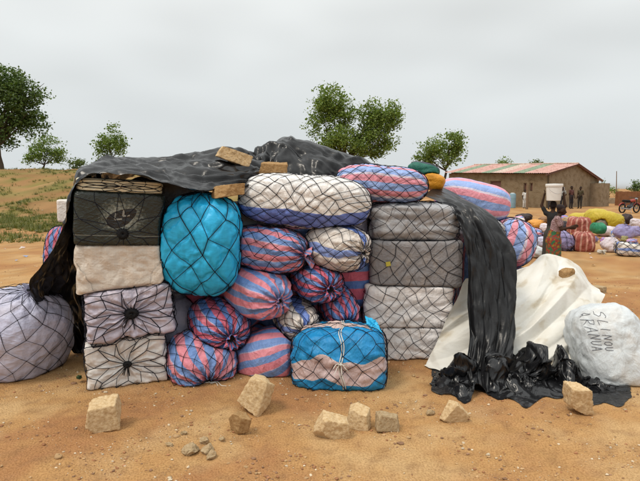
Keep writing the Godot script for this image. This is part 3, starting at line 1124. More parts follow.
# dark plastic wrapper with its printed emblem: a black plum shape with two ticks; a pale grainy ring surrounds it
func printed() -> StandardMaterial3D:
	var w := 360
	var h := 280
	var im := Image.create(w, h, false, Image.FORMAT_RGB8)
	var n := FastNoiseLite.new()
	n.frequency = 0.02
	n.fractal_octaves = 4
	n.seed = 77
	for y in h:
		for x in w:
			var g := n.get_noise_2d(x, y)
			var base := Color(0.125, 0.15, 0.125) * (1.0 + 0.25 * g)
			var p := Vector2(x - 186.0, y - 128.0)
			var q := p.rotated(0.62)
			# plum: wide at the lower left, narrow at the upper right
			var k := q.x / 66.0
			var half := 36.0 * sqrt(maxf(0.0, 1.0 - k * k)) * (1.0 - 0.28 * k)
			var dist := absf(q.y) - half
			var inside := absf(k) < 1.0 and dist < 0.0
			var ring := p.length() / 100.0
			if inside:
				base = Color(0.04, 0.04, 0.042)
				for tk in [Vector2(-22, 4), Vector2(8, -14)]:
					var d: Vector2 = p - tk
					var arm := absf(d.x + 4.0 + d.y * 0.12) < 4.0 and d.y > -24.0 and d.y < 7.0
					var foot := absf(d.y - 6.0 + d.x * 0.15) < 4.0 and d.x > -6.0 and d.x < 22.0
					if arm or foot: base = Color(0.52, 0.51, 0.48)
			elif ring < 0.98 + 0.18 * n.get_noise_2d(p.angle() * 60.0, 5.0) and p.y < 62.0:
				# pale grey grains that thin out from the emblem
				var grain := n.get_noise_2d(x * 31.0, y * 31.0) * 0.5 + n.get_noise_2d(x * 3.0, y * 3.0 + 50.0) * 0.5
				var dens := clampf(1.45 - ring * 1.5 + grain * 1.2, 0.0, 1.0)
				base = base.lerp(Color(0.60, 0.61, 0.57), dens * 0.9)
			if y > 214 and y < 218: base = Color(0.46, 0.46, 0.43)
			im.set_pixel(x, y, base)
	var m := mat(Color.WHITE, 0.38, 0.5)
	m.albedo_texture = ImageTexture.create_from_image(im)
	m.texture_repeat = false
	bumpy(m, M.crinkle, 0.35)
	return m

# ---------------------------------------------------------------- ground
func ground() -> void:
	var xs := [0.0]
	var st := 0.035
	while xs[-1] < 600.0:
		xs.append(xs[-1] + st)
		if xs[-1] > 3.6: st *= 1.06
	var X := PackedFloat32Array()
	for k in range(xs.size() - 1, 0, -1): X.append(-xs[k])
	for k in xs.size(): X.append(xs[k])
	var Z := PackedFloat32Array()
	for z in [-600.0, -200.0, -60.0, -20.0, -8.0, -3.0, -1.0, 0.0, 0.7, 1.3, 1.8]: Z.append(z)
	var d := 2.0
	st = 0.028
	while d < 900.0:
		Z.append(d)
		if d > 5.5: st *= 1.045
		d += st
	var P := PackedVector3Array()
	var C := PackedColorArray()
	var sand := Color(0.455, 0.258, 0.108)
	var red := Color(0.38, 0.19, 0.085)
	var pale := Color(0.54, 0.36, 0.18)
	var green := Color(0.16, 0.19, 0.055)
	var dry := Color(0.27, 0.155, 0.07)
	for z in Z:
		for x in X:
			P.append(Vector3(x, gy(x, -z), -z))
			var a := soft.get_noise_2d(x * 14.0, z * 14.0)
			var b := soft.get_noise_2d(x * 55.0 + 400.0, z * 55.0)
			var c := sand.lerp(red, clampf(a * 1.7 + 0.25 + b * 0.9, 0.0, 0.95)).lerp(pale, clampf(-a * 1.2 + b * 0.7, 0.0, 0.75))
			c = c.lerp(Color(0.25, 0.135, 0.065), clampf(soft.get_noise_2d(x * 160.0, z * 160.0 + 900.0) * 1.1 - 0.1, 0.0, 0.45))
			var veg := (1.0 - smoothstep(-4.0, 6.0, x)) * smoothstep(17.0, 24.0, z)
			if veg > 0.0:
				var band := 0.75 * smoothstep(16.0, 24.0, z) * (1.0 - smoothstep(25.0, 33.0, z)) + 0.45 * smoothstep(30.0, 40.0, z)
				var gg := clampf(band * 0.8 + 2.2 * soft.get_noise_2d(x * 10.0, z * 8.0 + 60.0), 0.0, 1.0)
				c = c.lerp(dry, veg * clampf(0.8 + a, 0.5, 1.0)).lerp(green, veg * gg * 0.7)
			C.append(c)
	var mb := MB.new()
	# rows run away from the viewer: reverse so that the upper side is outside
	var nr := Z.size()
	var nc := X.size()
	var Q := PackedVector3Array()
	var CC := PackedColorArray()
	for r in range(nr - 1, -1, -1):
		Q.append_array(P.slice(r * nc, (r + 1) * nc))
		CC.append_array(C.slice(r * nc, (r + 1) * nc))
	mb.grid(Q, nr, nc, PackedVector2Array())
	mb.c = CC
	var o := part("ground", mb.mesh(), M.ground, self)
	tag(o, "bare orange sandy ground strewn with small stones", "ground", "", "structure")

# ---------------------------------------------------------------- far things
func background() -> void:
	tree("broad_tree", "large dark spreading tree cut off by the frame, above the grassy bank", 2, 50, [[-8, 100, 30, 30, 330], [18, 92, 24, 20, 240], [22, 118, 20, 22, 200], [-4, 132, 22, 18, 170], [6, 82, 20, 14, 130]], 0.20, 101, M.leaf_dark, 0.45)
	tree("small_tree", "small spreading tree with thin bare twigs on the grassy bank", 44, 58, [[44, 148, 17, 14, 170], [36, 158, 11, 9, 70], [56, 156, 7, 8, 35]], 0.17, 102, M.leaf, 0.16)
	tree("low_bush", "low pale green bush between the two small trees on the bank", 76, 52, [[76, 165, 10, 8, 80]], 0.15, 103, M.leaf_pale, 0.08)
	tree("slender_tree", "slender upright small tree growing behind the black tarp", 112, 55, [[112, 141, 12, 15, 120], [101, 150, 9, 10, 60], [122, 148, 8, 11, 60]], 0.17, 104, M.leaf, 0.14)
	tree("forked_tree", "tall forked tree with two crowns rising behind the pile", 346, 56, [[328, 102, 20, 16, 250], [318, 122, 14, 16, 150], [342, 115, 16, 18, 200], [375, 115, 19, 16, 240], [389, 120, 13, 18, 150], [368, 135, 18, 14, 190], [340, 140, 20, 13, 190], [385, 143, 12, 13, 90], [328, 148, 12, 9, 70], [356, 150, 14, 9, 90], [374, 152, 12, 7, 60]], 0.20, 105, M.leaf, 0.36)
	tree("round_tree", "rounded bright green tree left of the pink roofed building", 444, 60, [[440, 152, 22, 15, 260], [452, 142, 11, 10, 100], [427, 158, 12, 9, 90], [455, 152, 9, 11, 70]], 0.19, 106, M.leaf, 0.24)
	tree("treetop", "treetop just showing over the pink and green roof ridge", 505, 70, [[505, 164, 8, 5, 60]], 0.2, 107, M.leaf, 0.15)
	tree("treetop", "wispy treetop showing over the roof ridge near the gable", 538, 75, [[538, 164, 6, 4, 35]], 0.2, 108, M.leaf_pale, 0.15)
	tree("distant_tree", "dark distant tree standing at the end of the building", 600, 80, [[599, 190, 5, 10, 60]], 0.22, 109, M.leaf_dark, 0.14)
	tree("distant_tree", "small thin distant tree behind the low mud wall", 610, 90, [[610, 191, 6, 5, 45]], 0.22, 110, M.leaf, 0.12)
	tree("distant_tree", "round distant tree behind the brown mud wall", 636, 90, [[636, 188, 6, 7, 70]], 0.22, 111, M.leaf_dark, 0.14)
	house()
	# walls and pole
	var w := thing("mud_wall", "long brown mud wall standing behind the motorcycle", "wall", Vector3.ZERO)
	var a := at(616, 205, 48.0)
	var b := at(690, 205, 52.0)
	wall_run(w, a, b, 1.3, M.mud_wall)
	var w2 := thing("mud_wall", "low pale mud wall running from the building to the brown wall", "wall", Vector3.ZERO)
	wall_run(w2, at(597, 204, 54.0), at(615.5, 204, 54.0), 0.6, M.mud_gable)
	var pp := at(616, 195, 62.0)
	pp.y = gy(pp.x, pp.z)
	var mb := MB.new()
	mb.tube(PackedVector3Array([Vector3(0, -0.2, 0), Vector3(-0.03, 1.9, 0), Vector3(-0.12, 3.7, 0)]), 0.07, 0.04, 8)
	var pole := thing("thin_pole", "thin bare leaning pole rising behind the mud wall", "pole", pp)
	part("shaft", mb.mesh(), M.wood, pole)
	motorcycle(ground_at(629, 213), 0.35)

func wall_run(o: Node3D, a: Vector3, b: Vector3, h: float, m: Material) -> void:
	var d := (b - a)
	d.y = 0
	var n := 24
	var top := MB.new()
	var side := d.normalized().cross(Vector3.UP) * 0.15
	var P := PackedVector3Array()
	for r in 4:
		for k in n + 1:
			var p := a + d * k / n
			var y := gy(p.x, p.z)
			var hh := h * (1.0 + 0.06 * soft.get_noise_1d(p.x * 60.0))
			var s := side if r < 2 else -side
			P.append(Vector3(p.x, y + (-0.2 if r == 0 or r == 3 else hh), p.z) + s)
	top.grid(P, 4, n + 1, PackedVector2Array())
	top.quad(P[2 * (n + 1)], P[n + 1], P[0], P[3 * (n + 1)])
	top.quad(P[2 * n + 1], P[3 * n + 2], P[4 * n + 3], P[n])
	part("wall", top.mesh(), m, o)

func house() -> void:
	var corner := Vector3(18.6, 0, -41.4)
	corner.y = gy(corner.x, corner.z) - 0.05
	var o := thing("mud_house", "long mud walled building with a pink and green sheet metal roof", "building", corner, deg_to_rad(-55))
	var L := 10.3
	var W := 8.4
	var rise := 0.3
	var e := 2.95
	var rz := -4.2
	var ry := 3.82
	var be := 2.4
	# front wall with real openings: piers and bands between them
	var holes := []
	for q in [[466.0, 3.0, 182.0, 189.0], [480.0, 5.0, 181.0, 190.0], [494.5, 11.0, 180.0, 209.0], [523.7, 3.2, 182.0, 190.0], [529.8, 3.2, 182.0, 190.0]]:
		var s0 := front_s(q[0] - q[1] * 0.5)
		var s1 := front_s(q[0] + q[1] * 0.5)
		var dd := 41.4 + 0.82 * (s0 + s1) * 0.5
		holes.append([-s0, -s1, maxf(1.65 - (q[3] - 188.0) / F * dd, 0.05), 1.65 - (q[2] - 188.0) / F * dd])
	var x0 := -L
	var wall := MB.new()
	for h in holes + [[0.0, 0.0, 0.0, 0.0]]:
		var x1: float = h[0]
		wall.box(Vector3(x0, -0.3, -0.3), Vector3(x1, e - 0.05 + rise * (-x1 / L), 0), Transform3D())
		if h[1] > h[0]:
			if h[2] > 0.1: wall.box(Vector3(h[0], -0.3, -0.297), Vector3(h[1], h[2], -0.003))
			wall.box(Vector3(h[0], h[3], -0.297), Vector3(h[1], e - 0.05 + rise * (-h[1] / L), -0.003))
		x0 = h[1]
	part("front_wall", wall.mesh(), M.mud, o)
	for k in holes.size():
		var h: Array = holes[k]
		var sh := MB.new()
		sh.box(Vector3(h[0] + 0.04, h[2] + 0.04, -0.2), Vector3(h[1] - 0.04, h[3] - 0.04, -0.15))
		var fr := MB.new()
		fr.box(Vector3(h[0], h[2], -0.22), Vector3(h[0] + 0.05, h[3], -0.05))
		fr.box(Vector3(h[1] - 0.05, h[2], -0.22), Vector3(h[1], h[3], -0.05))
		fr.box(Vector3(h[0] + 0.05, h[3] - 0.05, -0.22), Vector3(h[1] - 0.05, h[3], -0.05))
		var s := part("door" if k == 2 else "shutter", sh.mesh(), M.shutter, o)
		part("frame", fr.mesh(), M.frame, s)
	part("gable_wall", prism([Vector3(0, -0.3, -0.005), Vector3(0, e - 0.05, -0.005), Vector3(0, ry - 0.06, rz), Vector3(0, be - 0.05, -W), Vector3(0, -0.3, -W)], Vector3(-0.3, 0, 0)), M.mud_gable, o)
	part("rear_gable_wall", prism([Vector3(-L, -0.3, -W), Vector3(-L, be + rise - 0.05, -W), Vector3(-L, ry + rise - 0.06, rz), Vector3(-L, e + rise - 0.05, -0.3), Vector3(-L, -0.3, -0.3)], Vector3(0.3, 0, 0)), M.mud, o)
	var bw := MB.new()
	bw.box(Vector3(-L + 0.3, -0.3, -W), Vector3(-0.3, be - 0.02, -W + 0.3))
	part("back_wall", bw.mesh(), M.mud, o)
	# roof sheets, one by one
	var n := 10
	var tones := [M.roof_pink, M.roof_green, M.roof_pink, M.roof_pink, M.roof_green, M.roof_pale, M.roof_pink, M.roof_green, M.roof_pink, M.roof_pink]
	for k in n:
		var a := -L - 0.3 + (L + 0.6) * k / n
		var b := -L - 0.3 + (L + 0.6) * (k + 1) / n + 0.05
		var lift := 0.008 * (k % 2)
		var ya := rise * (-a / L) + lift
		var yb := rise * (-b / L) + lift
		part("roof_sheet", roof_sheet(Vector3(a, e - 0.02 + ya, 0.4), Vector3(b, e - 0.02 + yb, 0.4), Vector3(b, ry + yb, rz), Vector3(a, ry + ya, rz)), tones[k], o)
		part("roof_sheet", roof_sheet(Vector3(b, be - 0.02 + yb, -W - 0.3), Vector3(a, be - 0.02 + ya, -W - 0.3), Vector3(a, ry + ya, rz), Vector3(b, ry + yb, rz)), tones[(k + 3) % n], o)
	var rg := MB.new()
	rg.tube(PackedVector3Array([Vector3(-L - 0.3, ry + rise + 0.03, rz), Vector3(0.3, ry + 0.03, rz)]), 0.06, 0.06, 8)
	part("ridge_cap", rg.mesh(), M.roof_pale, o)
	var vb := MB.new()
	vb.box(Vector3(0.24, -0.09, -0.02), Vector3(0.29, 0.0, 5.0), Transform3D(Basis(Vector3.RIGHT, atan2(ry - e, -rz)), Vector3(0, ry - 0.02, rz)))
	part("verge_board", vb.mesh(), M.shutter, o)
	var vb2 := MB.new()
	vb2.box(Vector3(0.24, -0.09, -4.6), Vector3(0.29, 0.0, 0.02), Transform3D(Basis(Vector3.RIGHT, -atan2(ry - be, W + rz)), Vector3(0, ry - 0.02, rz)))
	part("verge_board", vb2.mesh(), M.shutter, o)
	# low room built against the far end of the gable
	var an := MB.new()
	an.box(Vector3(0.01, -0.3, -W), Vector3(1.0, 2.15, -W + 1.5))
	part("annex", an.mesh(), M.mud_gable, o)
	# things by the front wall
	var bp := ground_at(512, 208)
	var br := thing("water_drum", "pale blue plastic drum beside the mud building", "drum", bp)
	var bm := MB.new()
	bm.lathe([[0.0, 0.0], [0.24, 0.0], [0.27, 0.05], [0.27, 0.4], [0.285, 0.43], [0.27, 0.46], [0.27, 0.8], [0.285, 0.83], [0.27, 0.86], [0.26, 1.15], [0.22, 1.2], [0.0, 1.2]], 20)
	part("barrel", bm.mesh(), M.plastic_blue, br)
	var lm := MB.new()
	lm.lathe([[0.0, 1.2], [0.15, 1.2], [0.15, 1.26], [0.0, 1.27]], 16)
	part("lid", lm.mesh(), M.plastic_white, br)
	var qp := ground_at(526.5, 209)
	var pm := MB.new()
	pm.tube(PackedVector3Array([Vector3(0, -0.2, 0), Vector3(0.02, 0.9, 0), Vector3(-0.01, 1.9, 0)]), 0.10, 0.085, 9)
	var post := thing("wooden_post", "rough wooden post standing before the mud building", "post", qp)
	part("shaft", pm.mesh(), M.wood, post)
	person("person in white clothing behind the wooden post at the mud building", ground_at(524, 208.3), 0.3, {"top": Color(0.6, 0.6, 0.58), "low": Color(0.55, 0.55, 0.53), "hands": false, "cell": 0.028, "tall": 0.9})
	# people waiting against the gable
	var q := [[549.5, Color(0.05, 0.05, 0.06), Color(0.04, 0.04, 0.05), 1.03, "person in black standing behind the raised white bucket"], [562, Color(0.26, 0.26, 0.25), Color(0.03, 0.03, 0.035), 1.02, "person in a grey shirt standing against the gable wall"], [570.5, Color(0.10, 0.045, 0.04), Color(0.03, 0.025, 0.03), 1.07, "tall person in dark red standing against the gable wall"], [579.5, Color(0.07, 0.055, 0.035), Color(0.035, 0.03, 0.025), 1.04, "person in brown standing at the far end of the gable wall"]]
	for k in q.size():
		var a: Array = q[k]
		person(a[4], ground_at(a[0], 209.5 - 0.3 * k), [0.2, -0.5, 0.4, -1.0][k], {"top": a[1], "low": a[2], "hands": false, "cell": 0.026, "tall": a[3], "arm_r": [Vector3(0.06, -0.27, -0.04), Vector3(-0.12, -0.1, 0.2)] if k % 2 else [Vector3(0.05, -0.28, 0.02), Vector3(0.02, -0.25, 0.08)]}, "people standing by the building")

func front_s(p: float) -> float:
	var k := (p - 320.0) / F
	return (18.6 - 41.4 * k) / (0.57 + 0.82 * k)

func motorcycle(where: Vector3, turn: float) -> void:
	var o := thing("motorcycle", "parked dark motorcycle in front of the brown mud wall", "motorcycle", where, turn)
	for x in [-0.65, 0.65]:
		var ty := MB.new()
		var p := PackedVector3Array()
		for k in 25: p.append(Vector3(x + 0.27 * cos(TAU * k / 24), 0.31 + 0.27 * sin(TAU * k / 24), 0))
		ty.tube(p, 0.045, 0.045, 8, false)
		var wh := part("wheel", ty.mesh(), M.rubber, o)
		var rm := MB.new()
		for k in 8:
			var a := TAU * k / 8
			rm.tube(PackedVector3Array([Vector3(x, 0.31, 0), Vector3(x + 0.24 * cos(a), 0.31 + 0.24 * sin(a), 0)]), 0.01, 0.01, 4)
		rm.tube(PackedVector3Array([Vector3(x, 0.31, -0.07), Vector3(x, 0.31, 0.07)]), 0.05, 0.05, 8)
		part("spokes", rm.mesh(), M.steel, wh)
		var mg := MB.new()
		var g := PackedVector3Array()
		for k in 9: g.append(Vector3(x + 0.36 * cos(0.5 + 2.1 * k / 8), 0.31 + 0.36 * sin(0.5 + 2.1 * k / 8), 0))
		mg.tube(g, 0.04, 0.04, 6)
		part("mudguard", mg.mesh(), M.red_paint, o)
	var fr := MB.new()
	for s in [-0.07, 0.07]:
		fr.tube(PackedVector3Array([Vector3(0.65, 0.31, s), Vector3(0.48, 0.95, s)]), 0.025, 0.025, 6)
		fr.tube(PackedVector3Array([Vector3(-0.65, 0.31, s), Vector3(-0.1, 0.38, s)]), 0.025, 0.025, 6)
		fr.tube(PackedVector3Array([Vector3(-0.62, 0.35, s * 1.3), Vector3(-0.5, 0.72, s * 1.3)]), 0.025, 0.025, 6)
	fr.tube(PackedVector3Array([Vector3(0.48, 0.85, 0), Vector3(0.1, 0.72, 0), Vector3(-0.5, 0.7, 0)]), 0.035, 0.03, 6)
	fr.tube(PackedVector3Array([Vector3(0.48, 0.8, 0), Vector3(0.2, 0.35, 0), Vector3(-0.15, 0.33, 0)]), 0.03, 0.03, 6)
	part("frame", fr.mesh(), M.dark_metal, o)
	var tk := MB.new()
	flesh(tk, [[Vector3(0.36, 0.83, 0), Vector3(0.05, 0.8, 0), 0.11, 0.09, Color.WHITE]], 0.025, 0.01, Transform3D())
	part("fuel_tank", tk.mesh(), M.red_paint, o)
	var se := MB.new()
	flesh(se, [[Vector3(-0.02, 0.8, 0), Vector3(-0.6, 0.82, 0), 0.07, 0.08, Color.WHITE]], 0.025, 0.01, Transform3D())
	part("seat", se.mesh(), M.rubber, o)
	var en := MB.new()
	flesh(en, [[Vector3(0.12, 0.42, 0), Vector3(-0.08, 0.42, 0), 0.13, 0.12, Color.WHITE], [Vector3(0.12, 0.5, 0), Vector3(0.17, 0.65, 0), 0.09, 0.08, Color.WHITE]], 0.025, 0.02, Transform3D())
	part("engine", en.mesh(), M.dark_metal, o)
	var ex := MB.new()
	ex.tube(PackedVector3Array([Vector3(0.15, 0.4, 0.12), Vector3(-0.2, 0.25, 0.14), Vector3(-0.8, 0.33, 0.15)]), 0.03, 0.05, 8)
	part("exhaust", ex.mesh(), M.steel, o)
	var hb := MB.new()
	hb.tube(PackedVector3Array([Vector3(0.36, 1.05, -0.36), Vector3(0.46, 1.02, -0.12), Vector3(0.46, 1.02, 0.12), Vector3(0.36, 1.05, 0.36)]), 0.018, 0.018, 6)
	part("handlebar", hb.mesh(), M.dark_metal, o)
	var hl := MB.new()
	flesh(hl, [[Vector3(0.55, 0.92, 0), Vector3(0.6, 0.92, 0), 0.09, 0.085, Color.WHITE]], 0.025, 0.01, Transform3D())
	part("headlight", hl.mesh(), M.steel, o)
	var ks := MB.new()
	ks.tube(PackedVector3Array([Vector3(-0.05, 0.3, 0.1), Vector3(-0.08, 0.01, 0.24)]), 0.015, 0.015, 6)
	part("kickstand", ks.mesh(), M.steel, o)

# ---------------------------------------------------------------- the pile
func pile() -> void:
	var list := []
	# left ground sack
	list.append({"name": "netted_sack", "label": "large grey lilac netted sack lying alone beside the black sheet", "cat": "sack", "at": at(20, 336, 4.45), "axis": Vector3(0.32, 0.9, 0.15), "size": Vector3(0.42, 0.42, 0.48), "n": 2.7, "mat": M.lilac, "net": 12, "cell": 1.0, "wrinkle": 0.022, "pleat": 0.012, "mouth": 0.045, "seed": 1.0, "indent": 0.008})
	# left stack of bales, from the ground up
	var face := func(px: float, py: float, d: float, ax: Vector3, deep: float): return at(px, py, d) - ax.normalized() * deep
	var a0 := Vector3(0.36, 0.0, 0.93)
	var a1 := Vector3(0.42, 0.03, 0.9)
	list.append({"name": "bale", "label": "light grey netted bale on the ground under the lilac bale", "cat": "bale", "at": face.call(127.5, 366, 4.02, a0, 0.33), "axis": a0, "up": Vector3(-0.10, 1, 0), "size": Vector3(0.345, 0.245, 0.33), "n": 13.0, "mat": M.bale_light, "net": 12, "cell": 1.3, "wrinkle": 0.02, "lump": 0.02, "dimple": 0.03, "pleat": 0.02, "folds": 13.0, "jitter": 1.3, "gather": 0.11, "seed": 2.0, "knot": 0.03, "cord": 0.0028})
	list.append({"name": "bale", "label": "grey lilac netted bale tied with a thick black knot in front", "cat": "bale", "at": face.call(132, 315, 4.0, a1, 0.33), "axis": a1, "up": Vector3(-0.085, 1, 0), "size": Vector3(0.375, 0.24, 0.33), "n": 11.0, "mat": M.bale_lilac, "net": 12, "cell": 1.3, "wrinkle": 0.03, "lump": 0.02, "dimple": 0.04, "pleat": 0.035, "pleat_to": 0.5, "folds": 17.0, "jitter": 1.3, "gather": 0.11, "seed": 3.0, "knot": 0.055, "cord": 0.0032})
	list.append({"name": "bale", "label": "beige cloth wrapped bale with tucked corners and no net", "cat": "bale", "at": face.call(120.5, 268, 4.02, a0, 0.33), "axis": a0, "size": Vector3(0.355, 0.23, 0.33), "n": 12.0, "mat": M.beige, "wrinkle": 0.022, "lump": 0.015, "seed": 4.0, "ears": true})
	list.append({"name": "bale", "label": "dark green plastic bale printed with a black emblem, topmost of its stack", "cat": "bale", "at": face.call(120.5, 220, 4.02, a0, 0.33), "axis": a0, "up": Vector3(0.06, 1, 0), "size": Vector3(0.352, 0.235, 0.33), "n": 14.0, "mat": M.printed, "planar": true, "wrinkle": 0.005, "lump": 0.008, "seed": 5.0, "star_net": true})
	list.append({"name": "flat_parcel", "label": "flat cream parcel under the net on top of the emblem bale", "cat": "parcel", "at": face.call(120.5, 186.5, 4.04, a0, 0.31), "axis": a0, "up": Vector3(0.06, 1, 0), "size": Vector3(0.335, 0.06, 0.31), "n": 9.0, "mat": M.cream, "net": 9, "cell": 1.0, "wrinkle": 0.004, "lump": 0.006, "seed": 6.0, "indent": 0.003})
	# teal sack
	list.append({"name": "netted_sack", "label": "plump bright teal sack bulging through its net", "cat": "sack", "at": at(202, 245, 4.38), "axis": Vector3(0.06, 1, 0.12), "size": Vector3(0.365, 0.33, 0.475), "n": 2.9, "mat": M.teal, "net": 9, "cell": 1.3, "wrinkle": 0.016, "lump": 0.035, "seed": 7.0, "indent": 0.018, "cord": 0.0032, "cols": 150, "rows": 90, "pleat": 0.012})
	# tied striped sacks
	var S := Vector3(0.27, 0.25, 0.36)
	list.append({"name": "striped_sack", "label": "red and blue striped netted sack tied towards the viewer, under the teal sack", "cat": "sack", "at": at(219, 324, 4.5), "axis": Vector3(0.5, -0.2, 0.84), "size": Vector3(0.28, 0.235, 0.36), "mat": M.redblue, "net": 14, "pleat": 0.035, "mouth": 0.05, "dimple": 0.05, "seed": 8.0})
	list.append({"name": "striped_sack", "label": "red and blue striped netted sack on the ground with a dark gaping knot", "cat": "sack", "at": at(202, 362, 4.34), "axis": Vector3(0.42, -0.38, 0.82), "size": Vector3(0.33, 0.28, 0.34), "mat": M.pinkblue, "net": 14, "pleat": 0.045, "mouth": 0.035, "dimple": 0.09, "seed": 9.0, "net_mat": M.net, "ends": true})
	list.append({"name": "striped_sack", "label": "smooth pink and blue banded sack on the ground without a net", "cat": "sack", "at": at(267, 356, 4.5), "axis": Vector3(1, 0.42, 0.35), "size": Vector3(0.28, 0.27, 0.36), "mat": M.pinkblue, "seed": 10.0, "wrinkle": 0.008})
	list.append({"name": "striped_sack", "label": "pink and blue striped sack without a net, tied end with a black knot", "cat": "sack", "at": at(258, 291, 4.52), "axis": Vector3(0.66, -0.12, 0.74), "size": Vector3(0.275, 0.245, 0.39), "mat": M.pinkblue, "pleat": 0.04, "pleat_to": 0.5, "mouth": 0.035, "dimple": 0.05, "seed": 11.0, "folds": 12.0})
	list.append({"name": "striped_sack", "label": "pink and blue striped netted sack with a flared tied neck, under the white sack", "cat": "sack", "at": at(270, 249, 4.55), "axis": Vector3(0.93, -0.10, 0.36), "size": Vector3(0.26, 0.235, 0.40), "mat": M.pinkblue, "net": 13, "pleat": 0.04, "mouth": 0.06, "dimple": 0.03, "seed": 12.0})
	list.append({"name": "striped_sack", "label": "cream and blue striped netted sack with a tied end beside the grey bales", "cat": "sack", "at": at(338, 247, 4.55), "axis": Vector3(0.78, -0.12, 0.6), "size": Vector3(0.26, 0.245, 0.34), "mat": M.white_blue, "net": 13, "pleat": 0.04, "pleat_to": 0.6, "mouth": 0.035, "dimple": 0.05, "seed": 13.0})
	list.append({"name": "striped_sack", "label": "small pink and blue netted sack wedged under the cream and blue sack", "cat": "sack", "at": at(316, 281, 4.6), "axis": Vector3(0.45, -0.12, 0.88), "size": Vector3(0.235, 0.205, 0.34), "mat": M.redblue, "net": 12, "pleat": 0.04, "mouth": 0.045, "dimple": 0.05, "seed": 14.0})
	list.append({"name": "striped_sack", "label": "small white and blue tied sack above the blue and beige bundle", "cat": "sack", "at": at(296, 318, 4.58), "axis": Vector3(0.35, -0.2, 0.9), "size": Vector3(0.225, 0.185, 0.33), "mat": M.white_blue, "net": 11, "pleat": 0.04, "mouth": 0.045, "dimple": 0.04, "seed": 15.0})
	list.append({"name": "striped_sack", "label": "small pink and blue netted sack squeezed against the pale grey bale", "cat": "sack", "at": at(338, 308, 4.68), "axis": Vector3(0.3, -0.35, 0.88), "size": Vector3(0.18, 0.23, 0.34), "mat": M.redblue, "net": 11, "pleat": 0.035, "dimple": 0.08, "seed": 16.0})
	# the white sack on top and the striped one beside it
	list.append({"name": "netted_sack", "label": "long white netted sack with one blue stripe lying across the pile", "cat": "sack", "at": at(304, 201, 4.62), "axis": Vector3(1, -0.07, 0.06), "size": Vector3(0.30, 0.265, 0.63), "n": 2.9, "mat": M.white_bluestripe, "net": 15, "cell": 1.2, "indent": 0.014, "seed": 17.0, "cols": 130, "rows": 90, "wrinkle": 0.012})
	list.append({"name": "striped_sack", "label": "light blue and pink striped netted sack on top of the grey bales", "cat": "sack", "at": at(381, 184, 4.95), "axis": Vector3(1, -0.08, 0.12), "size": Vector3(0.27, 0.205, 0.47), "n": 2.8, "mat": M.pale_stripe, "net": 13, "cell": 1.2, "indent": 0.012, "seed": 18.0})
	# the blue bundle in front
	list.append({"name": "netted_bundle", "label": "blue and beige plastic bundle under a net, tied with white string, on the sand", "cat": "bundle", "at": at(340, 360, 4.22), "axis": Vector3(1, 0.05, 0.12), "up": Vector3(0.0, 1, 0), "size": Vector3(0.33, 0.355, 0.45), "n": 3.6, "mat": M.blue_beige, "net": 14, "cell": 1.2, "wrinkle": 0.028, "lump": 0.05, "seed": 19.0, "string": true, "indent": 0.008, "cols": 140, "rows": 90})
	# right stack of bales
	var ez := 5.0
	list.append({"name": "bale", "label": "pale grey netted bale on the ground, lowest of the right stack", "cat": "bale", "at": at(405, 340, ez), "axis": Vector3(1, 0.0, 0.05), "size": Vector3(0.33, 0.245, 0.40), "n": 12.0, "mat": M.bale_pale, "net": 12, "cell": 1.1, "wrinkle": 0.026, "lump": 0.02, "seed": 20.0, "indent": 0.006})
	list.append({"name": "bale", "label": "pale grey netted bale second from the ground in the right stack", "cat": "bale", "at": at(405, 300, ez), "axis": Vector3(1, -0.01, 0.02), "size": Vector3(0.34, 0.235, 0.455), "n": 12.0, "mat": M.bale_pale, "net": 12, "cell": 1.1, "wrinkle": 0.026, "lump": 0.02, "seed": 21.0, "indent": 0.006})
	list.append({"name": "bale", "label": "dark grey netted bale with a small yellow tag", "cat": "bale", "at": at(412, 260, ez), "axis": Vector3(1, 0.01, 0.04), "size": Vector3(0.34, 0.245, 0.455), "n": 13.0, "mat": M.bale_dark, "net": 11, "cell": 1.0, "wrinkle": 0.008, "lump": 0.015, "seed": 22.0, "indent": 0.005, "label_tag": true})
	list.append({"name": "bale", "label": "silvery grey creased netted bale, topmost of the right stack", "cat": "bale", "at": at(412, 221, ez), "axis": Vector3(1, 0.0, 0.05), "size": Vector3(0.34, 0.215, 0.465), "n": 5.0, "mat": M.bale_grey, "net": 11, "cell": 1.0, "wrinkle": 0.04, "stretch": 0.25, "pleat": 0.02, "lump": 0.02, "seed": 23.0, "indent": 0.01})
	# behind and right of it
	list.append({"name": "striped_sack", "label": "upright blue and pink sack squeezed between grey bales and black sheet", "cat": "sack", "at": at(470, 296, 5.15), "axis": Vector3(0.02, 1, 0.05), "size": Vector3(0.19, 0.20, 0.70), "n": 2.8, "mat": M.pinkblue, "seed": 24.0, "wrinkle": 0.03, "pleat": 0.03})
	list.append({"name": "striped_sack", "label": "pale blue and pink striped sack lying high behind the hanging black sheet", "cat": "sack", "at": at(472, 200, 5.75), "axis": Vector3(1, -0.22, 0.10), "size": Vector3(0.28, 0.24, 0.44), "n": 2.8, "mat": M.pale_stripe, "seed": 25.0, "wrinkle": 0.010})
	list.append({"name": "netted_sack", "label": "grey plastic sack under the high pale striped sack", "cat": "sack", "at": at(470, 228, 5.6), "axis": Vector3(1, -0.3, 0.15), "size": Vector3(0.3, 0.22, 0.42), "mat": M.bale_grey, "net": 12, "seed": 26.0, "wrinkle": 0.02})
	list.append({"name": "striped_sack", "label": "pale pink and blue netted sack beside the hanging black sheet", "cat": "sack", "at": at(510, 242, 5.65), "axis": Vector3(0.25, 1, 0.1), "size": Vector3(0.29, 0.28, 0.29), "mat": M.pale_stripe, "net": 12, "seed": 27.0, "wrinkle": 0.012})
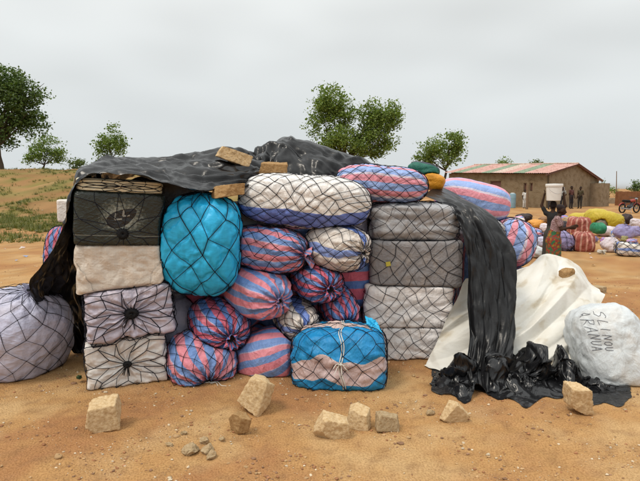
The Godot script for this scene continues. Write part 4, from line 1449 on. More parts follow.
	list.append({"name": "striped_sack", "label": "blue and pink netted sack half covered by the white tarpaulin", "cat": "sack", "at": at(512, 292, 5.68), "axis": Vector3(1, 0.2, 0.2), "size": Vector3(0.30, 0.30, 0.34), "mat": M.pinkblue, "net": 12, "seed": 28.0})
	# deeper in the pile, seen through the gaps
	var deep := [[232, 235, 5.1, M.bale_grey, "grey sack deep in the pile behind the teal sack"], [228, 295, 5.0, M.redblue, "striped sack deep in the pile under the teal sack"], [315, 252, 5.15, M.pinkblue, "striped sack deep in the pile behind the white sack"], [345, 275, 5.15, M.redblue, "striped sack deep in the pile behind the cream and blue sack"], [290, 300, 5.15, M.pinkblue, "striped sack deep in the pile behind the white and blue sack"], [165, 325, 4.9, M.lilac, "lilac sack deep in the pile beside the left bales"], [350, 335, 5.2, M.pinkblue, "striped sack deep in the pile behind the blue bundle"], [175, 250, 5.0, M.bale_grey, "grey sack deep in the pile behind the emblem bale"], [300, 222, 5.35, M.bale_grey, "grey sack on top of the pile under the peaked black sheet"], [165, 208, 5.0, M.bale_grey, "grey sack on top of the pile under the left black sheet"], [150, 335, 5.05, M.bale_grey, "grey sack deep in the pile behind the left bales"], [140, 240, 5.05, M.lilac, "lilac sack deep in the pile behind the emblem bale"], [430, 330, 5.6, M.bale_grey, "grey sack deep in the pile behind the right bales"], [410, 235, 5.65, M.redblue, "striped sack deep in the pile behind the silvery bale"], [235, 350, 5.0, M.pinkblue, "striped sack deep in the pile behind the banded sack"], [335, 228, 5.3, M.lilac, "lilac sack deep in the pile behind the long white sack"]]
	for k in deep.size():
		var q: Array = deep[k]
		list.append({"name": "striped_sack" if q[4].begins_with("striped") else "plain_sack", "label": q[4], "cat": "sack", "at": at(q[0], q[1], q[2]), "axis": Vector3(1, 0.1, 0.2), "size": Vector3(0.36, 0.35, 0.46), "n": 3.2, "mat": q[3], "seed": 40.0 + k, "cols": 56, "rows": 36, "wrinkle": 0.02, "group": "sacks in the depth of the pile"})
	# left, behind the black sheet
	list.append({"name": "striped_sack", "label": "upright blue and red netted sack showing behind the left black sheet", "cat": "sack", "at": at(62, 276, 6.1), "axis": Vector3(0.05, 1, 0), "size": Vector3(0.2, 0.2, 0.63), "n": 3.0, "mat": M.redblue, "net": 12, "seed": 60.0, "wrinkle": 0.02})
	list.append({"name": "small_carton", "label": "small white carton on the striped sack behind the left black sheet", "cat": "carton", "at": at(72, 210.5, 6.15), "axis": Vector3(0, 0, 1), "size": Vector3(0.13, 0.14, 0.13), "n": 14.0, "mat": M.bale_light, "seed": 61.0, "wrinkle": 0.004, "lump": 0.004, "cols": 56, "rows": 36, "body": "box"})
	# small bundles on top
	list.append({"name": "cloth_bundle", "label": "dark green rolled cloth bundle behind the top striped sack", "cat": "bundle", "at": at(424, 170, 5.5), "axis": Vector3(1, -0.25, 0.2), "size": Vector3(0.14, 0.11, 0.2), "mat": woven([[0.2, Color(0.05, 0.32, 0.28)], [0.1, Color(0.08, 0.12, 0.2)], [0.2, Color(0.06, 0.36, 0.30)], [0.03, Color(0.8, 0.8, 0.75)], [0.3, Color(0.07, 0.28, 0.26)]], 71), "seed": 62.0, "cols": 56, "rows": 36})
	list.append({"name": "cloth_bundle", "label": "mustard yellow cloth bundle on top of the pile behind the striped sack", "cat": "bundle", "at": at(432, 181, 5.45), "axis": Vector3(1, -0.3, 0.1), "size": Vector3(0.13, 0.12, 0.16), "mat": woven([[1, Color(0.78, 0.53, 0.10)]], 72), "seed": 63.0, "cols": 56, "rows": 36})
	# right: the lettered sack
	list.append({"name": "lettered_sack", "label": "large white sack with two handwritten words, beside the white tarpaulin", "cat": "sack", "at": at(606, 348, 4.35), "axis": Vector3(-0.12, 0.25, 1), "up": Vector3(-0.2, 1, 0.0), "size": Vector3(0.32, 0.43, 0.33), "n": 2.9, "mat": M.white_sack, "seed": 64.0, "wrinkle": 0.018, "lump": 0.03, "stretch": 1.2, "lettered": true, "cols": 130, "rows": 80})
	var built := []
	for s in list: define(s)
	for k in sacks: built.append(build_sack(k))
	for j in sacks.size():
		extras(sacks[j], built[j])

func extras(k: Sack, o: Node3D) -> void:
	var s := k.s
	if s.has("knot"):
		# black cords drawn together in a lump
		var mb := MB.new()
		var tip := point(k, 0.0, 0.0, 0.0)
		var r: float = s.knot
		var g := RandomNumberGenerator.new()
		g.seed = int(s.seed * 10)
		for j in 16:
			var a := TAU * j / 16 + g.randf_range(-0.1, 0.1)
			var p := PackedVector3Array()
			for m in 7:
				var t := m / 6.0
				p.append(tip + (k.b.x * cos(a + t * 1.4) + k.b.y * sin(a + t * 1.4) * 0.8) * r * (1.05 - 0.75 * t) + k.b.z * (0.004 + r * 0.55 * sin(t * PI * 0.75)))
			mb.tube(p, 0.007, 0.009, 5)
		for j in 4:
			var a := g.randf_range(3.4, 6.0)
			var p := PackedVector3Array()
			for m in 8:
				var t := m / 7.0
				p.append(tip + k.b.z * (0.02 + r * 0.4 * (1.0 - t)) + (k.b.x * cos(a) + k.b.y * sin(a)) * r * 1.6 * t + Vector3(0, -0.05 * t * t, 0))
			mb.tube(p, 0.006, 0.003, 5)
		part("net_knot", mb.mesh(), M.twine, o)
	if s.has("ends"):
		var mb := MB.new()
		var tip := point(k, 0.0, 0.0, 0.0)
		for j in 3:
			var p := PackedVector3Array()
			for m in 10:
				var t := m / 9.0
				var q := tip + k.b.z * (0.03 + 0.03 * t) + Vector3([0.08, -0.12, 0.15][j] * t, -0.10 * t, 0.05 * t + 0.02 * sin(t * 7.0 + j))
				q.y = maxf(q.y, gy(q.x, q.z) + 0.006)
				p.append(q)
			mb.tube(p, 0.004, 0.0025, 5)
		part("cord_end", mb.mesh(), M.white_cord, o)
	if s.has("string"):
		var mb := MB.new()
		for t0 in [0.46, 0.475]:
			var p := PackedVector3Array()
			for m in 61:
				p.append(point(k, TAU * m / 60, t0 + 0.012 * sin(m * 0.7), 0.007))
			mb.tube(p, 0.0045, 0.0045, 5, false)
		var c := point(k, PI * 0.93, 0.47, 0.012)
		for j in 6:
			var p := PackedVector3Array()
			for m in 9:
				var t := m / 8.0
				var a := 0.6 + j * 1.05
				p.append(c + Vector3(cos(a) * 0.07 * t, sin(a) * 0.05 * t - 0.05 * t * t, 0.015 + 0.02 * sin(t * 5.0 + j)))
			mb.tube(p, 0.004, 0.003, 5)
		part("string", mb.mesh(), M.white_cord, o)
		var bow := part("plastic_tuft", stone_mesh(Vector3(0.05, 0.034, 0.035), 333, 10, 0.30, false), M.teal, o)
		bow.position = at(372, 324, 4.22)
		bow.rotation_degrees = Vector3(0, 20, 25)
	if s.has("label_tag"):
		var mb := MB.new()
		var p := at(388, 263, 4.665)
		mb.box(Vector3(-0.022, -0.03, 0), Vector3(0.022, 0.012, 0.004), Transform3D(Basis(Vector3.BACK, 0.2), p))
		var m := part("tag", mb.mesh(), mat(lin(0.5, 0.42, 0.05), 0.6), o)
		m.set_meta("label", "small yellow tag on the net")
	if s.has("ears"):
		for sd in [-1.0, 1.0]:
			# cloth folded over at the lower corner and tucked under
			var mb := MB.new()
			var P := PackedVector3Array()
			var R := 17
			var C := 17
			for r in R:
				for c in C:
					var u := float(c) / (C - 1)
					var v := float(r) / (R - 1)
					var x: float = lerpf(0.60 + 0.16 * (1.0 - v), 1.12, u) * sd
					var y := lerpf(0.35 - 0.5 * (1.0 - u), -0.98, v)
					var q := Vector3(x * k.e.x, y * k.e.y, k.e.z)
					var n := 0.010 + 0.012 * sin(u * PI) * (0.4 + v) + 0.006 * sin(v * 14.0 + u * 6.0) * u
					P.append(side_point(k, q.normalized()) + k.b * Vector3(0.3 * sd, 0, 1).normalized() * n)
			var Q := P
			if sd < 0:
				Q = PackedVector3Array()
				for r in R:
					for c in C: Q.append(P[r * C + C - 1 - c])
			mb.grid(Q, R, C, PackedVector2Array())
			part("tucked_flap", mb.mesh(), M.beige, o)
	if s.has("star_net"):
		var mb := MB.new()
		var k0 := Vector2(0.02, -0.48 * k.e.y)
		var P := func(v: Vector2): return side_point(k, Vector3(v.x, v.y, k.e.z).normalized()) + k.b.z * 0.002
		var g := RandomNumberGenerator.new()
		g.seed = 17
		var n := 11
		var inner := []
		var outer := []
		for j in n:
			var a := TAU * j / n + 0.25 + g.randf_range(-0.12, 0.12)
			inner.append(k0 + Vector2(cos(a), sin(a)) * g.randf_range(0.12, 0.17))
		for j in n:
			var m: Vector2 = (inner[j] + inner[(j + 1) % n]) * 0.5 - k0
			outer.append(k0 + m.normalized() * g.randf_range(0.30, 0.36))
		for j in n:
			var segs := [[k0, inner[j]], [inner[j], outer[j]], [inner[(j + 1) % n], outer[j]]]
			var far: Vector2 = k0 + (outer[j] - k0) * 1.5
			segs.append([outer[j], k0 + (far - k0).rotated(0.2)])
			segs.append([outer[j], k0 + (far - k0).rotated(-0.2)])
			for e in segs:
				var path := PackedVector3Array()
				for m in 9: path.append(P.call(e[0].lerp(e[1], m / 8.0)))
				mb.tube(path, 0.0026, 0.0026, 4, false)
		part("net", mb.mesh(), M.net, o)
		var kb := MB.new()
		for j in 14:
			var a := TAU * j / 14
			var path := PackedVector3Array()
			for m in 6:
				var t := m / 5.0
				var q: Vector3 = P.call(k0 + Vector2(cos(a + t), sin(a + t)) * (0.045 - 0.035 * t))
				path.append(q + k.b.z * 0.025 * sin(t * 2.4))
			kb.tube(path, 0.006, 0.008, 5)
		part("net_knot", kb.mesh(), M.twine, o)
	if s.has("lettered"):
		part("lettering", write_on(k, ["SLINOU", "ARANUA"], Vector2(-0.075, 0.235), Vector2(-0.16, -0.985), Vector2(0.985, -0.16), 0.054), M.ink, o)

# ---------------------------------------------------------------- plastic sheets
func tri(x: float) -> float:
	return absf(fposmod(x, 1.0) * 2.0 - 1.0) * 2.0 - 1.0

# creases in a sheet, each [height, folds across, wander, turn, seed]: flat faces that meet in sharp lines
func facet_noise(seed_: int) -> FastNoiseLite:
	var n := FastNoiseLite.new()
	n.noise_type = FastNoiseLite.TYPE_CELLULAR
	n.cellular_distance_function = FastNoiseLite.DISTANCE_EUCLIDEAN_SQUARED
	n.cellular_return_type = FastNoiseLite.RETURN_DISTANCE2_SUB
	n.fractal_type = FastNoiseLite.FRACTAL_NONE
	n.frequency = 1.0
	n.seed = seed_
	return n

func folds(P: PackedVector3Array, R: int, C: int, list: Array, keep: Callable, facets := []) -> PackedVector3Array:
	var n := FastNoiseLite.new()
	n.noise_type = FastNoiseLite.TYPE_SIMPLEX_SMOOTH
	n.fractal_type = FastNoiseLite.FRACTAL_NONE
	n.frequency = 1.0
	var hs := PackedFloat32Array()
	hs.resize(R * C)
	for f in list:
		n.seed = f[4]
		for r in R:
			for c in C:
				var u := float(c) / (C - 1)
				var v := float(r) / (R - 1)
				var a: float = u * cos(f[3]) + v * sin(f[3])
				var b: float = -u * sin(f[3]) + v * cos(f[3])
				var x := tri(a * f[1] + 0.75 * n.get_noise_2d(a * f[1] * 0.45, b * f[2]))
				hs[r * C + c] += f[0] * x * clampf(0.62 + 0.9 * n.get_noise_2d(a * f[1] * 0.4 + 40.0, b * f[2] * 1.3), 0.0, 1.3)
	for f in facets:
		var cn := facet_noise(f[3])
		n.seed = f[3]
		for r in R:
			for c in C:
				var u := float(c) / (C - 1)
				var v := float(r) / (R - 1)
				hs[r * C + c] += f[0] * (cn.get_noise_2d(u * f[1] + 0.15 * n.get_noise_2d(u * 3.0, v * 3.0), v * f[2] + u * f[4]) + 0.6)
	var out := P.duplicate()
	for r in R:
		for c in C:
			var q := r * C + c
			var du := P[r * C + mini(c + 1, C - 1)] - P[r * C + maxi(c - 1, 0)]
			var dv := P[mini(r + 1, R - 1) * C + c] - P[maxi(r - 1, 0) * C + c]
			var nn := dv.cross(du).normalized()
			out[q] = P[q] + nn * hs[q] * keep.call(float(c) / (C - 1), float(r) / (R - 1))
			if out[q].y < 0.04: out[q].y = maxf(out[q].y, gy(out[q].x, out[q].z) + 0.014)
	return out

func sheets() -> void:
	# left black sheet: from the ground, up beside the bales and over them
	var R := 100
	var C := 240
	var ctl := px_rows([
		[[84, 368, 4.88], [62, 336, 4.76], [31, 291, 4.12], [43, 267, 4.04], [63, 230, 3.96], [71, 197, 3.93], [82, 178, 3.90], [125, 174, 3.91], [165, 184, 3.96], [200, 192, 4.12], [238, 188, 4.35], [264, 184, 4.65]],
		[[86, 362, 4.95], [76, 335, 4.9], [60, 300, 4.62], [72, 268, 4.5], [78, 232, 4.45], [80, 195, 4.4], [88, 168, 4.3], [125, 162, 4.45], [165, 168, 4.5], [200, 170, 4.55], [240, 172, 4.62], [264, 172, 4.8]],
		[[95, 352, 5.2], [95, 335, 5.2], [98, 300, 5.2], [104, 275, 5.1], [105, 235, 4.95], [103, 195, 4.9], [102, 168, 4.8], [125, 160, 4.9], [168, 160, 5.0], [205, 152, 5.1], [240, 150, 5.2], [266, 164, 5.3]],
		[[100, 340, 5.5], [100, 320, 5.5], [105, 290, 5.5], [115, 260, 5.5], [118, 235, 5.5], [118, 210, 5.5], [118, 190, 5.6], [135, 175, 5.6], [170, 172, 5.6], [205, 165, 5.7], [242, 163, 5.8], [266, 170, 5.8]]])
	var P := loft(ctl, R, C)
	P = folds(P, R, C, [[0.026, 3.5, 2.6, 1.50, 1], [0.018, 8.0, 5.0, 1.64, 2], [0.018, 9.0, 4.0, 1.1, 3], [0.007, 17.0, 7.0, 1.4, 4], [0.010, 16.0, 6.0, 0.35, 16]], func(u, v): return 0.55 + 0.45 * smoothstep(0.0, 0.25, v), [[0.034, 9.0, 7.0, 61, 1.5], [0.020, 20.0, 14.0, 62, -2.0]])
	var o := part("black_sheet", sheet_mesh(P, R, C, 5.0, 1.8), M.black, self)
	tag(o, "wrinkled black plastic sheet draped over the left bales down to the ground", "plastic sheet")
	# peaked black sheet behind the white sack
	R = 60
	C = 100
	ctl = px_rows([
		[[244, 192, 4.95], [257, 188, 4.95], [275, 184, 4.95], [300, 180, 5.0], [325, 178, 5.0], [350, 178, 5.05], [380, 178, 5.1]],
		[[246, 172, 5.1], [257, 160, 5.1], [272, 152, 5.15], [292, 147, 5.2], [318, 152, 5.2], [347, 160, 5.2], [380, 169, 5.25]],
		[[250, 162, 5.4], [260, 151, 5.5], [273, 145, 5.5], [291, 142, 5.5], [315, 148, 5.5], [345, 157, 5.5], [378, 167, 5.5]],
		[[250, 200, 6.1], [260, 190, 6.1], [273, 190, 6.1], [291, 190, 6.1], [315, 190, 6.1], [345, 195, 6.1], [375, 200, 6.1]]])
	P = loft(ctl, R, C)
	P = folds(P, R, C, [[0.030, 3.0, 2.0, 0.5, 5], [0.014, 7.0, 4.0, 0.2, 6], [0.006, 13.0, 6.0, 0.7, 7]], func(u, v): return 1.0, [[0.03, 5.0, 4.0, 63, 1.0], [0.014, 11.0, 10.0, 64, 0.0]])
	o = part("black_sheet", sheet_mesh(P, R, C, 1.7, 1.4), M.black, self)
	tag(o, "black plastic sheet raised to a peak behind the long white sack", "plastic sheet")
	# hanging strip on the right
	R = 150
	C = 70
	ctl = px_rows([
		[[424, 196, 5.1], [428, 192, 5.25], [434, 188, 5.4], [440, 186, 5.5]],
		[[440, 203, 4.9], [446, 199, 5.0], [454, 197, 5.15], [464, 198, 5.3]],
		[[455, 212, 4.70], [464, 209, 4.76], [476, 209, 4.86], [490, 214, 4.96]],
		[[463, 232, 4.58], [476, 230, 4.62], [491, 231, 4.68], [507, 238, 4.76]],
		[[467, 262, 4.52], [482, 262, 4.54], [498, 262, 4.58], [514, 264, 4.64]],
		[[468, 300, 4.43], [484, 300, 4.43], [500, 300, 4.48], [516, 300, 4.53]],
		[[469, 335, 4.30], [484, 335, 4.30], [500, 335, 4.34], [516, 333, 4.40]],
		[[466, 366, 4.13], [480, 370, 4.11], [495, 368, 4.13], [510, 364, 4.18]],
		[[470, 384, 4.0], [482, 398, 3.92], [493, 401, 3.90], [504, 388, 3.96]]])
	P = loft(ctl, R, C)
	P = folds(P, R, C, [[0.034, 2.3, 1.2, 0.06, 8], [0.016, 5.0, 2.0, -0.10, 9], [0.010, 4.0, 3.0, 0.7, 10], [0.004, 11.0, 4.0, 0.2, 12]], func(u, v): return smoothstep(0.0, 0.2, v), [[0.030, 3.6, 4.5, 65, 1.0], [0.014, 8.0, 13.0, 66, -3.0]])
	o = part("black_sheet", sheet_mesh(P, R, C, 0.8, 2.6), M.black_dull, self)
	tag(o, "black plastic sheet hanging in folds from the top of the right bales", "plastic sheet")
	# white tarpaulin
	R = 100
	C = 140
	ctl = px_rows([
		[[464, 278, 4.66], [492, 277, 4.95], [527, 266, 5.35], [548, 253, 5.7], [574, 264, 5.75], [599, 289, 5.65]],
		[[454, 302, 4.63], [487, 299, 4.78], [525, 290, 5.0], [553, 278, 5.25], [580, 282, 5.3], [602, 298, 5.35]],
		[[443, 328, 4.60], [478, 322, 4.62], [520, 316, 4.72], [552, 306, 4.85], [579, 306, 4.95], [598, 314, 5.0]],
		[[432, 352, 4.56], [468, 350, 4.42], [515, 346, 4.46], [548, 338, 4.55], [572, 336, 4.65], [586, 338, 4.7]],
		[[424, 368, 4.50], [458, 382, 4.25], [512, 385, 4.2], [546, 372, 4.35], [566, 365, 4.4], [578, 362, 4.45]]])
	P = loft(ctl, R, C)
	P = folds(P, R, C, [[0.034, 2.6, 0.7, 0.62, 13], [0.016, 4.6, 1.0, 0.95, 14], [0.010, 5.0, 1.2, -0.35, 17]], func(u, v): return 0.5 + 0.5 * smoothstep(0.0, 0.15, u), [[0.045, 2.4, 2.6, 67, 1.6], [0.012, 6.0, 5.0, 68, -2.0]])
	o = part("white_tarpaulin", sheet_mesh(P, R, C, 1.6, 1.8), M.white_tarp, self)
	tag(o, "white tarpaulin with soft folds draped down the right side of the pile", "tarpaulin")
	# crumpled black heap
	R = 110
	C = 190
	P = PackedVector3Array()
	var n := FastNoiseLite.new()
	n.noise_type = FastNoiseLite.TYPE_SIMPLEX_SMOOTH
	n.fractal_type = FastNoiseLite.FRACTAL_NONE
	n.frequency = 1.0
	var humps := [[458, 372, 4.1, 0.20, 0.17, 0.24], [492, 372, 4.12, 0.14, 0.18, 0.24], [528, 372, 4.22, 0.20, 0.19, 0.36], [560, 374, 4.15, 0.15, 0.17, 0.30], [592, 384, 4.0, 0.22, 0.14, 0.13]]
	var tops := []
	for h in humps:
		var g := ground_at(h[0], h[1])
		tops.append(Vector3(g.x, 0, -h[2]))
	var cells := [[3.2, facet_noise(71), Vector3(0.13, 0.17, 0.15)], [7.0, facet_noise(72), Vector3(0.07, 0.085, 0.08)], [15.0, facet_noise(73), Vector3(0.022, 0.03, 0.026)]]
	for r in R:
		for c in C:
			var u := float(c) / (C - 1)
			var v := float(r) / (R - 1)
			var px := lerpf(433.0, 634.0, u)
			var wob := 5.0 * sin(u * 17.0) + 3.0 * sin(u * 41.0 + 1.0)
			var front := 401.0 + wob - 12.0 * smoothstep(0.2, 0.0, u) + 5.0 * smoothstep(0.8, 1.0, u)
			var back := lerpf(358.0, 386.0, smoothstep(0.65, 1.0, u))
			var g := ground_at(px, lerpf(back, front, v))
			var y := 0.0
			for k in tops.size():
				var dx: float = (g.x - tops[k].x) / humps[k][3]
				var dz: float = (g.z - tops[k].z) / humps[k][4]
				y = maxf(y, humps[k][5] * exp(-pow(dx * dx + dz * dz, 0.8)))
			var e := smoothstep(0.0, 0.10, y) * 0.85 + 0.15
			var q := Vector3(g.x, y, g.z)
			var base := Vector3(g.x, y * 0.8, g.z)
			base += 0.06 * Vector3(n.get_noise_3dv(base * 3.0), n.get_noise_3dv(base * 3.0 + Vector3(20, 0, 0)), n.get_noise_3dv(base * 3.0 + Vector3(0, 20, 0)))
			for k in cells.size():
				var f: Array = cells[k]
				q += Vector3(f[1].get_noise_3dv(base * f[0] + Vector3(7, 0, 0)) + 0.6, f[1].get_noise_3dv(base * f[0]) + 0.6, f[1].get_noise_3dv(base * f[0] + Vector3(0, 0, 9)) + 0.6) * f[2] * e
			q.y = maxf(q.y, gy(q.x, q.z) + 0.006)
			P.append(q)
	o = part("crumpled_black_sheet", sheet_mesh(P, R, C, 2.4, 1.4), M.black_gloss, self)
	tag(o, "crumpled heap of shiny black plastic sheet on the sand before the tarpaulin", "plastic sheet")

# ---------------------------------------------------------------- stones
func stones() -> void:
	var q := [
		["squared tan stone block lying alone before the light grey bale", 100, 432, 0.105, 0.10, 0.085, 12.0, 201, M.stone, 6],
		["large tilted tan stone leaning on a small stone before the banded sack", 258, 415, 0.115, 0.125, 0.075, -28.0, 202, M.stone, 6],
		["small brown stone propping the large tilted stone", 239, 435, 0.05, 0.075, 0.05, 20.0, 203, M.stone_brown, 5],
		["broad pale stone block with a notch in its front", 331, 440, 0.12, 0.085, 0.07, 4.0, 204, M.stone, 7],
		["pale stone resting against the notched stone block", 359, 430, 0.075, 0.07, 0.06, -14.0, 205, M.stone, 6],
		["wedge shaped stone with a flat grey front, last of the row", 390, 431, 0.09, 0.062, 0.06, 8.0, 206, M.stone_grey, 5],
		["ragged tan stone lying before the black plastic heap", 454, 423, 0.095, 0.07, 0.05, 24.0, 207, M.stone, 7],
		["upright pale stone block holding down the black plastic heap", 579, 416, 0.068, 0.112, 0.065, -6.0, 208, M.stone, 5]]
	for a in q:
		var p := ground_at(a[1], a[2])
		var s := Vector3(a[3], a[4], a[5])
		p.z -= s.z * 0.8
		p.y = gy(p.x, p.z) + s.y * 0.93
		var turn := Vector3(0, a[6], 0)
		if a[7] == 202:
			turn = Vector3(-12, -20, -28)
			p.y += 0.015
		if a[7] == 207: turn = Vector3(0, 24, -14)
		if a[7] == 206: turn = Vector3(0, 8, -6)
		stone(a[0], p, s, turn, a[7], a[8], a[9], 0.05)
	# small rubble in the sand
	for a in [[190, 453, 0.045], [207, 452, 0.04], [212, 457, 0.035], [204, 442, 0.03], [184, 434, 0.02], [222, 440, 0.02], [170, 446, 0.022], [430, 414, 0.03]]:
		var p := ground_at(a[0], a[1])
		p.y += a[2] * 0.35
		var o := stone("small grey brown rubble stone half sunk in the sand", p, Vector3(1.2, 0.7, 0.9) * a[2], Vector3(0, a[0] * 3.0, 0), 220 + int(a[0]), M.stone_grey, 22, 0.10, false, "rubble_stone")
		o.set_meta("group", "small rubble in the sand")
	# stones that weigh the sheets down
	stone("tan stone block on the left black sheet", at(235, 157, 4.75), Vector3(0.15, 0.06, 0.08), Vector3(0, 10, -20), 240, M.stone, 2, 0.05)
	stone("flat brown stone slab wedged behind the teal sack", at(228, 191, 4.22), Vector3(0.15, 0.05, 0.09), Vector3(0, 12, 8), 241, M.stone_brown, 3, 0.05)
	stone("brown stone on top of the long white sack by the peaked sheet", at(273, 169, 4.75), Vector3(0.13, 0.065, 0.09), Vector3(0, -5, -3), 242, M.stone_brown, 3, 0.05)
	stone("rounded brown stone lying on the white tarpaulin", at(566, 273, 5.35), Vector3(0.075, 0.055, 0.07), Vector3(0, 20, 4), 243, M.stone_brown, 6, 0.05)
	var p := ground_at(594, 293)
	stone("grey stone on the sand behind the white tarpaulin", p + Vector3(0.05, 0.05, 0), Vector3(0.14, 0.06, 0.1), Vector3(0, 30, 0), 244, M.stone_grey, 3, 0.05)

# ---------------------------------------------------------------- people and goods in the yard
func goods(called: String, label: String, cat: String, px: float, base: float, w: float, h: float, m: Material, o := {}) -> void:
	# w, h: half width and full height in photograph pixels
	var g := ground_at(px, base)
	var d := -g.z
	var k := d / F
	var hw := w * k * 1.15
	var hh := h * k * 0.57
	var s := {"name": called, "label": label, "cat": cat, "at": Vector3(g.x, g.y + hh * 0.97 + o.get("raise", 0.0), g.z - hw * 0.6), "axis": o.get("axis", Vector3(1, 0.05, 0.2)), "size": Vector3(hw * 0.9, hh * 1.08, hw) if not o.has("size") else o.size, "n": o.get("n", 2.6), "mat": m, "seed": px * 0.1, "cols": 48, "rows": 32, "wrinkle": 0.03, "lump": 0.07, "net": o.get("net", 0), "net_steps": 32, "cord": 0.005, "up_high": true, "pleat": 0.06, "pleat_to": 0.6, "dimple": 0.06, "mouth": o.get("mouth", 0.06 if cat == "sack" else 0.0)}
	define(s)

func yard() -> void:
	var first := sacks.size()
	var W := func(c: Color, s: int): return woven([[1, c]], s, 0.15)
	var yellow: Material = W.call(Color(0.70, 0.62, 0.16), 81)
	var green: Material = W.call(Color(0.12, 0.47, 0.33), 82)
	var violet: Material = W.call(Color(0.55, 0.52, 0.68), 83)
	var check := woven([[0.12, Color(0.58, 0.30, 0.25)], [0.05, Color(0.72, 0.52, 0.46)], [0.10, Color(0.56, 0.28, 0.24)], [0.04, Color(0.72, 0.54, 0.48)]], 84, 0.15, 0.003, 6.0)
	var dark: Material = W.call(Color(0.13, 0.11, 0.14), 85)
	var orange: Material = W.call(Color(0.80, 0.55, 0.22), 86)
	goods("checked_bag", "square red checked carrier bag standing before the yellow cover", "bag", 581.5, 236, 10.5, 14, check, {"n": 6.0, "axis": Vector3(0, 1, 0.1)})
	goods("checked_bag", "full red checked carrier bag with a bulging top", "bag", 586, 252, 11, 17, check, {"n": 3.6, "axis": Vector3(0, 1, 0.1)})
	goods("green_bag", "bright green plastic bag beside the red checked bag", "bag", 599, 239, 6, 20, green, {"axis": Vector3(0, 1, 0)})
	goods("violet_sack", "violet grey sack leaning beside the full red checked bag", "sack", 566, 251, 11, 18, violet, {"axis": Vector3(0.7, -0.6, 0.2), "net": 9})
	goods("dark_bag", "black cloth bag behind the person with the printed skirt", "bag", 565, 234, 7, 12, dark)
	goods("yellow_sack", "large load under a yellow cover, its left end", "sack", 587, 228, 13, 14, yellow, {"n": 3.0, "axis": Vector3(1, 0.05, 0.1)})
	goods("yellow_sack", "large load under a yellow cover, its higher rounded end", "sack", 609, 230, 16, 18, yellow, {"n": 2.8, "axis": Vector3(1, -0.22, 0.15)})
	goods("pale_sack", "pale lilac sack lying under the yellow cover", "sack", 609, 237, 10, 11, M.tan_sack, {"axis": Vector3(1, -0.05, 0.1)})
	goods("lilac_sack", "lilac sack standing by the dark end of the yellow load", "sack", 626, 242, 8, 18, violet, {"axis": Vector3(0.4, 1, 0.2)})
	goods("dark_bag", "dark brown bag at the end of the yellow load", "bag", 627, 227, 6, 14, W.call(Color(0.17, 0.10, 0.10), 87), {"axis": Vector3(0.3, 1, 0)})
	goods("pale_sack", "pale lilac sack with a gathered top on the open sand", "sack", 612, 253, 8.5, 16, M.tan_sack, {"axis": Vector3(0.5, 1, 0.2), "mouth": 0.05})
	goods("white_bundle", "white and dark bundle lying on the open sand", "bundle", 632, 257, 12, 14, M.white_blue, {"n": 4.0, "axis": Vector3(1, -0.05, 0.1), "net": 9})
	goods("cream_bag", "small olive cream bag behind the white bundle", "bag", 626, 244, 5, 9, W.call(Color(0.55, 0.52, 0.34), 88))
	goods("orange_sack", "orange yellow sack beyond the pale striped sack", "sack", 538, 230, 8, 10, orange)
	goods("dark_clothes", "heap of dark and red clothes beyond the pale striped sack", "clothes", 526, 223, 8, 9, W.call(Color(0.16, 0.10, 0.10), 89))
	goods("striped_sack", "lilac blue striped sack beyond the hanging black sheet", "sack", 534, 243, 11, 14, M.pale_stripe, {"net": 9})
	goods("striped_sack", "white and blue sack on the sand behind the pile", "sack", 515, 231, 12, 12, M.white_blue)
	goods("white_sack", "white sack lying behind the person with the printed skirt", "sack", 540, 259, 9, 13, M.white_sack, {"axis": Vector3(1, -0.35, 0.2)})
	goods("green_bag", "olive green bag lying behind the white tarpaulin", "bag", 533, 256, 6, 9, W.call(Color(0.28, 0.38, 0.14), 90))
	goods("yellow_bag", "small yellow bag behind the violet grey sack", "bag", 574, 243, 5, 9, orange)
	var extra := [[519, 236, 8, 11, M.pinkblue, "pink and blue sack in the yard behind the pale striped sack"], [527, 231, 6, 8, W.call(Color(0.30, 0.20, 0.16), 92), "brown cloth bundle in the yard beside the orange sack"], [547, 233, 6, 9, M.tan_sack, "pale sack in the yard behind the person with the bucket"], [556, 229, 6, 9, W.call(Color(0.55, 0.45, 0.30), 93), "tan bundle in the yard behind the person with the bucket"], [572, 228, 8, 10, W.call(Color(0.62, 0.52, 0.40), 94), "tan sack in front of the left end of the yellow load"], [566, 224, 7, 8, M.redblue, "striped sack beyond the black cloth bag"], [545, 248, 7, 11, M.lilac, "lilac sack behind the white sack in the yard"], [526, 248, 8, 12, M.redblue, "red and blue sack behind the olive green bag"], [594, 243, 5, 7, violet, "small violet bundle beside the bright green bag"], [603, 230, 6, 11, W.call(Color(0.45, 0.42, 0.36), 95), "grey bundle under the edge of the yellow cover"], [617, 240, 6, 10, M.white_blue, "white and blue sack beside the standing lilac sack"], [637, 238, 6, 12, violet, "violet sack cut off beside the dark brown bag"], [602, 254, 4, 5, W.call(Color(0.72, 0.70, 0.66), 96), "small off white bundle on the open sand"], [620, 229, 7, 9, W.call(Color(0.50, 0.47, 0.44), 97), "grey sack between the yellow load and the dark brown bag"]]
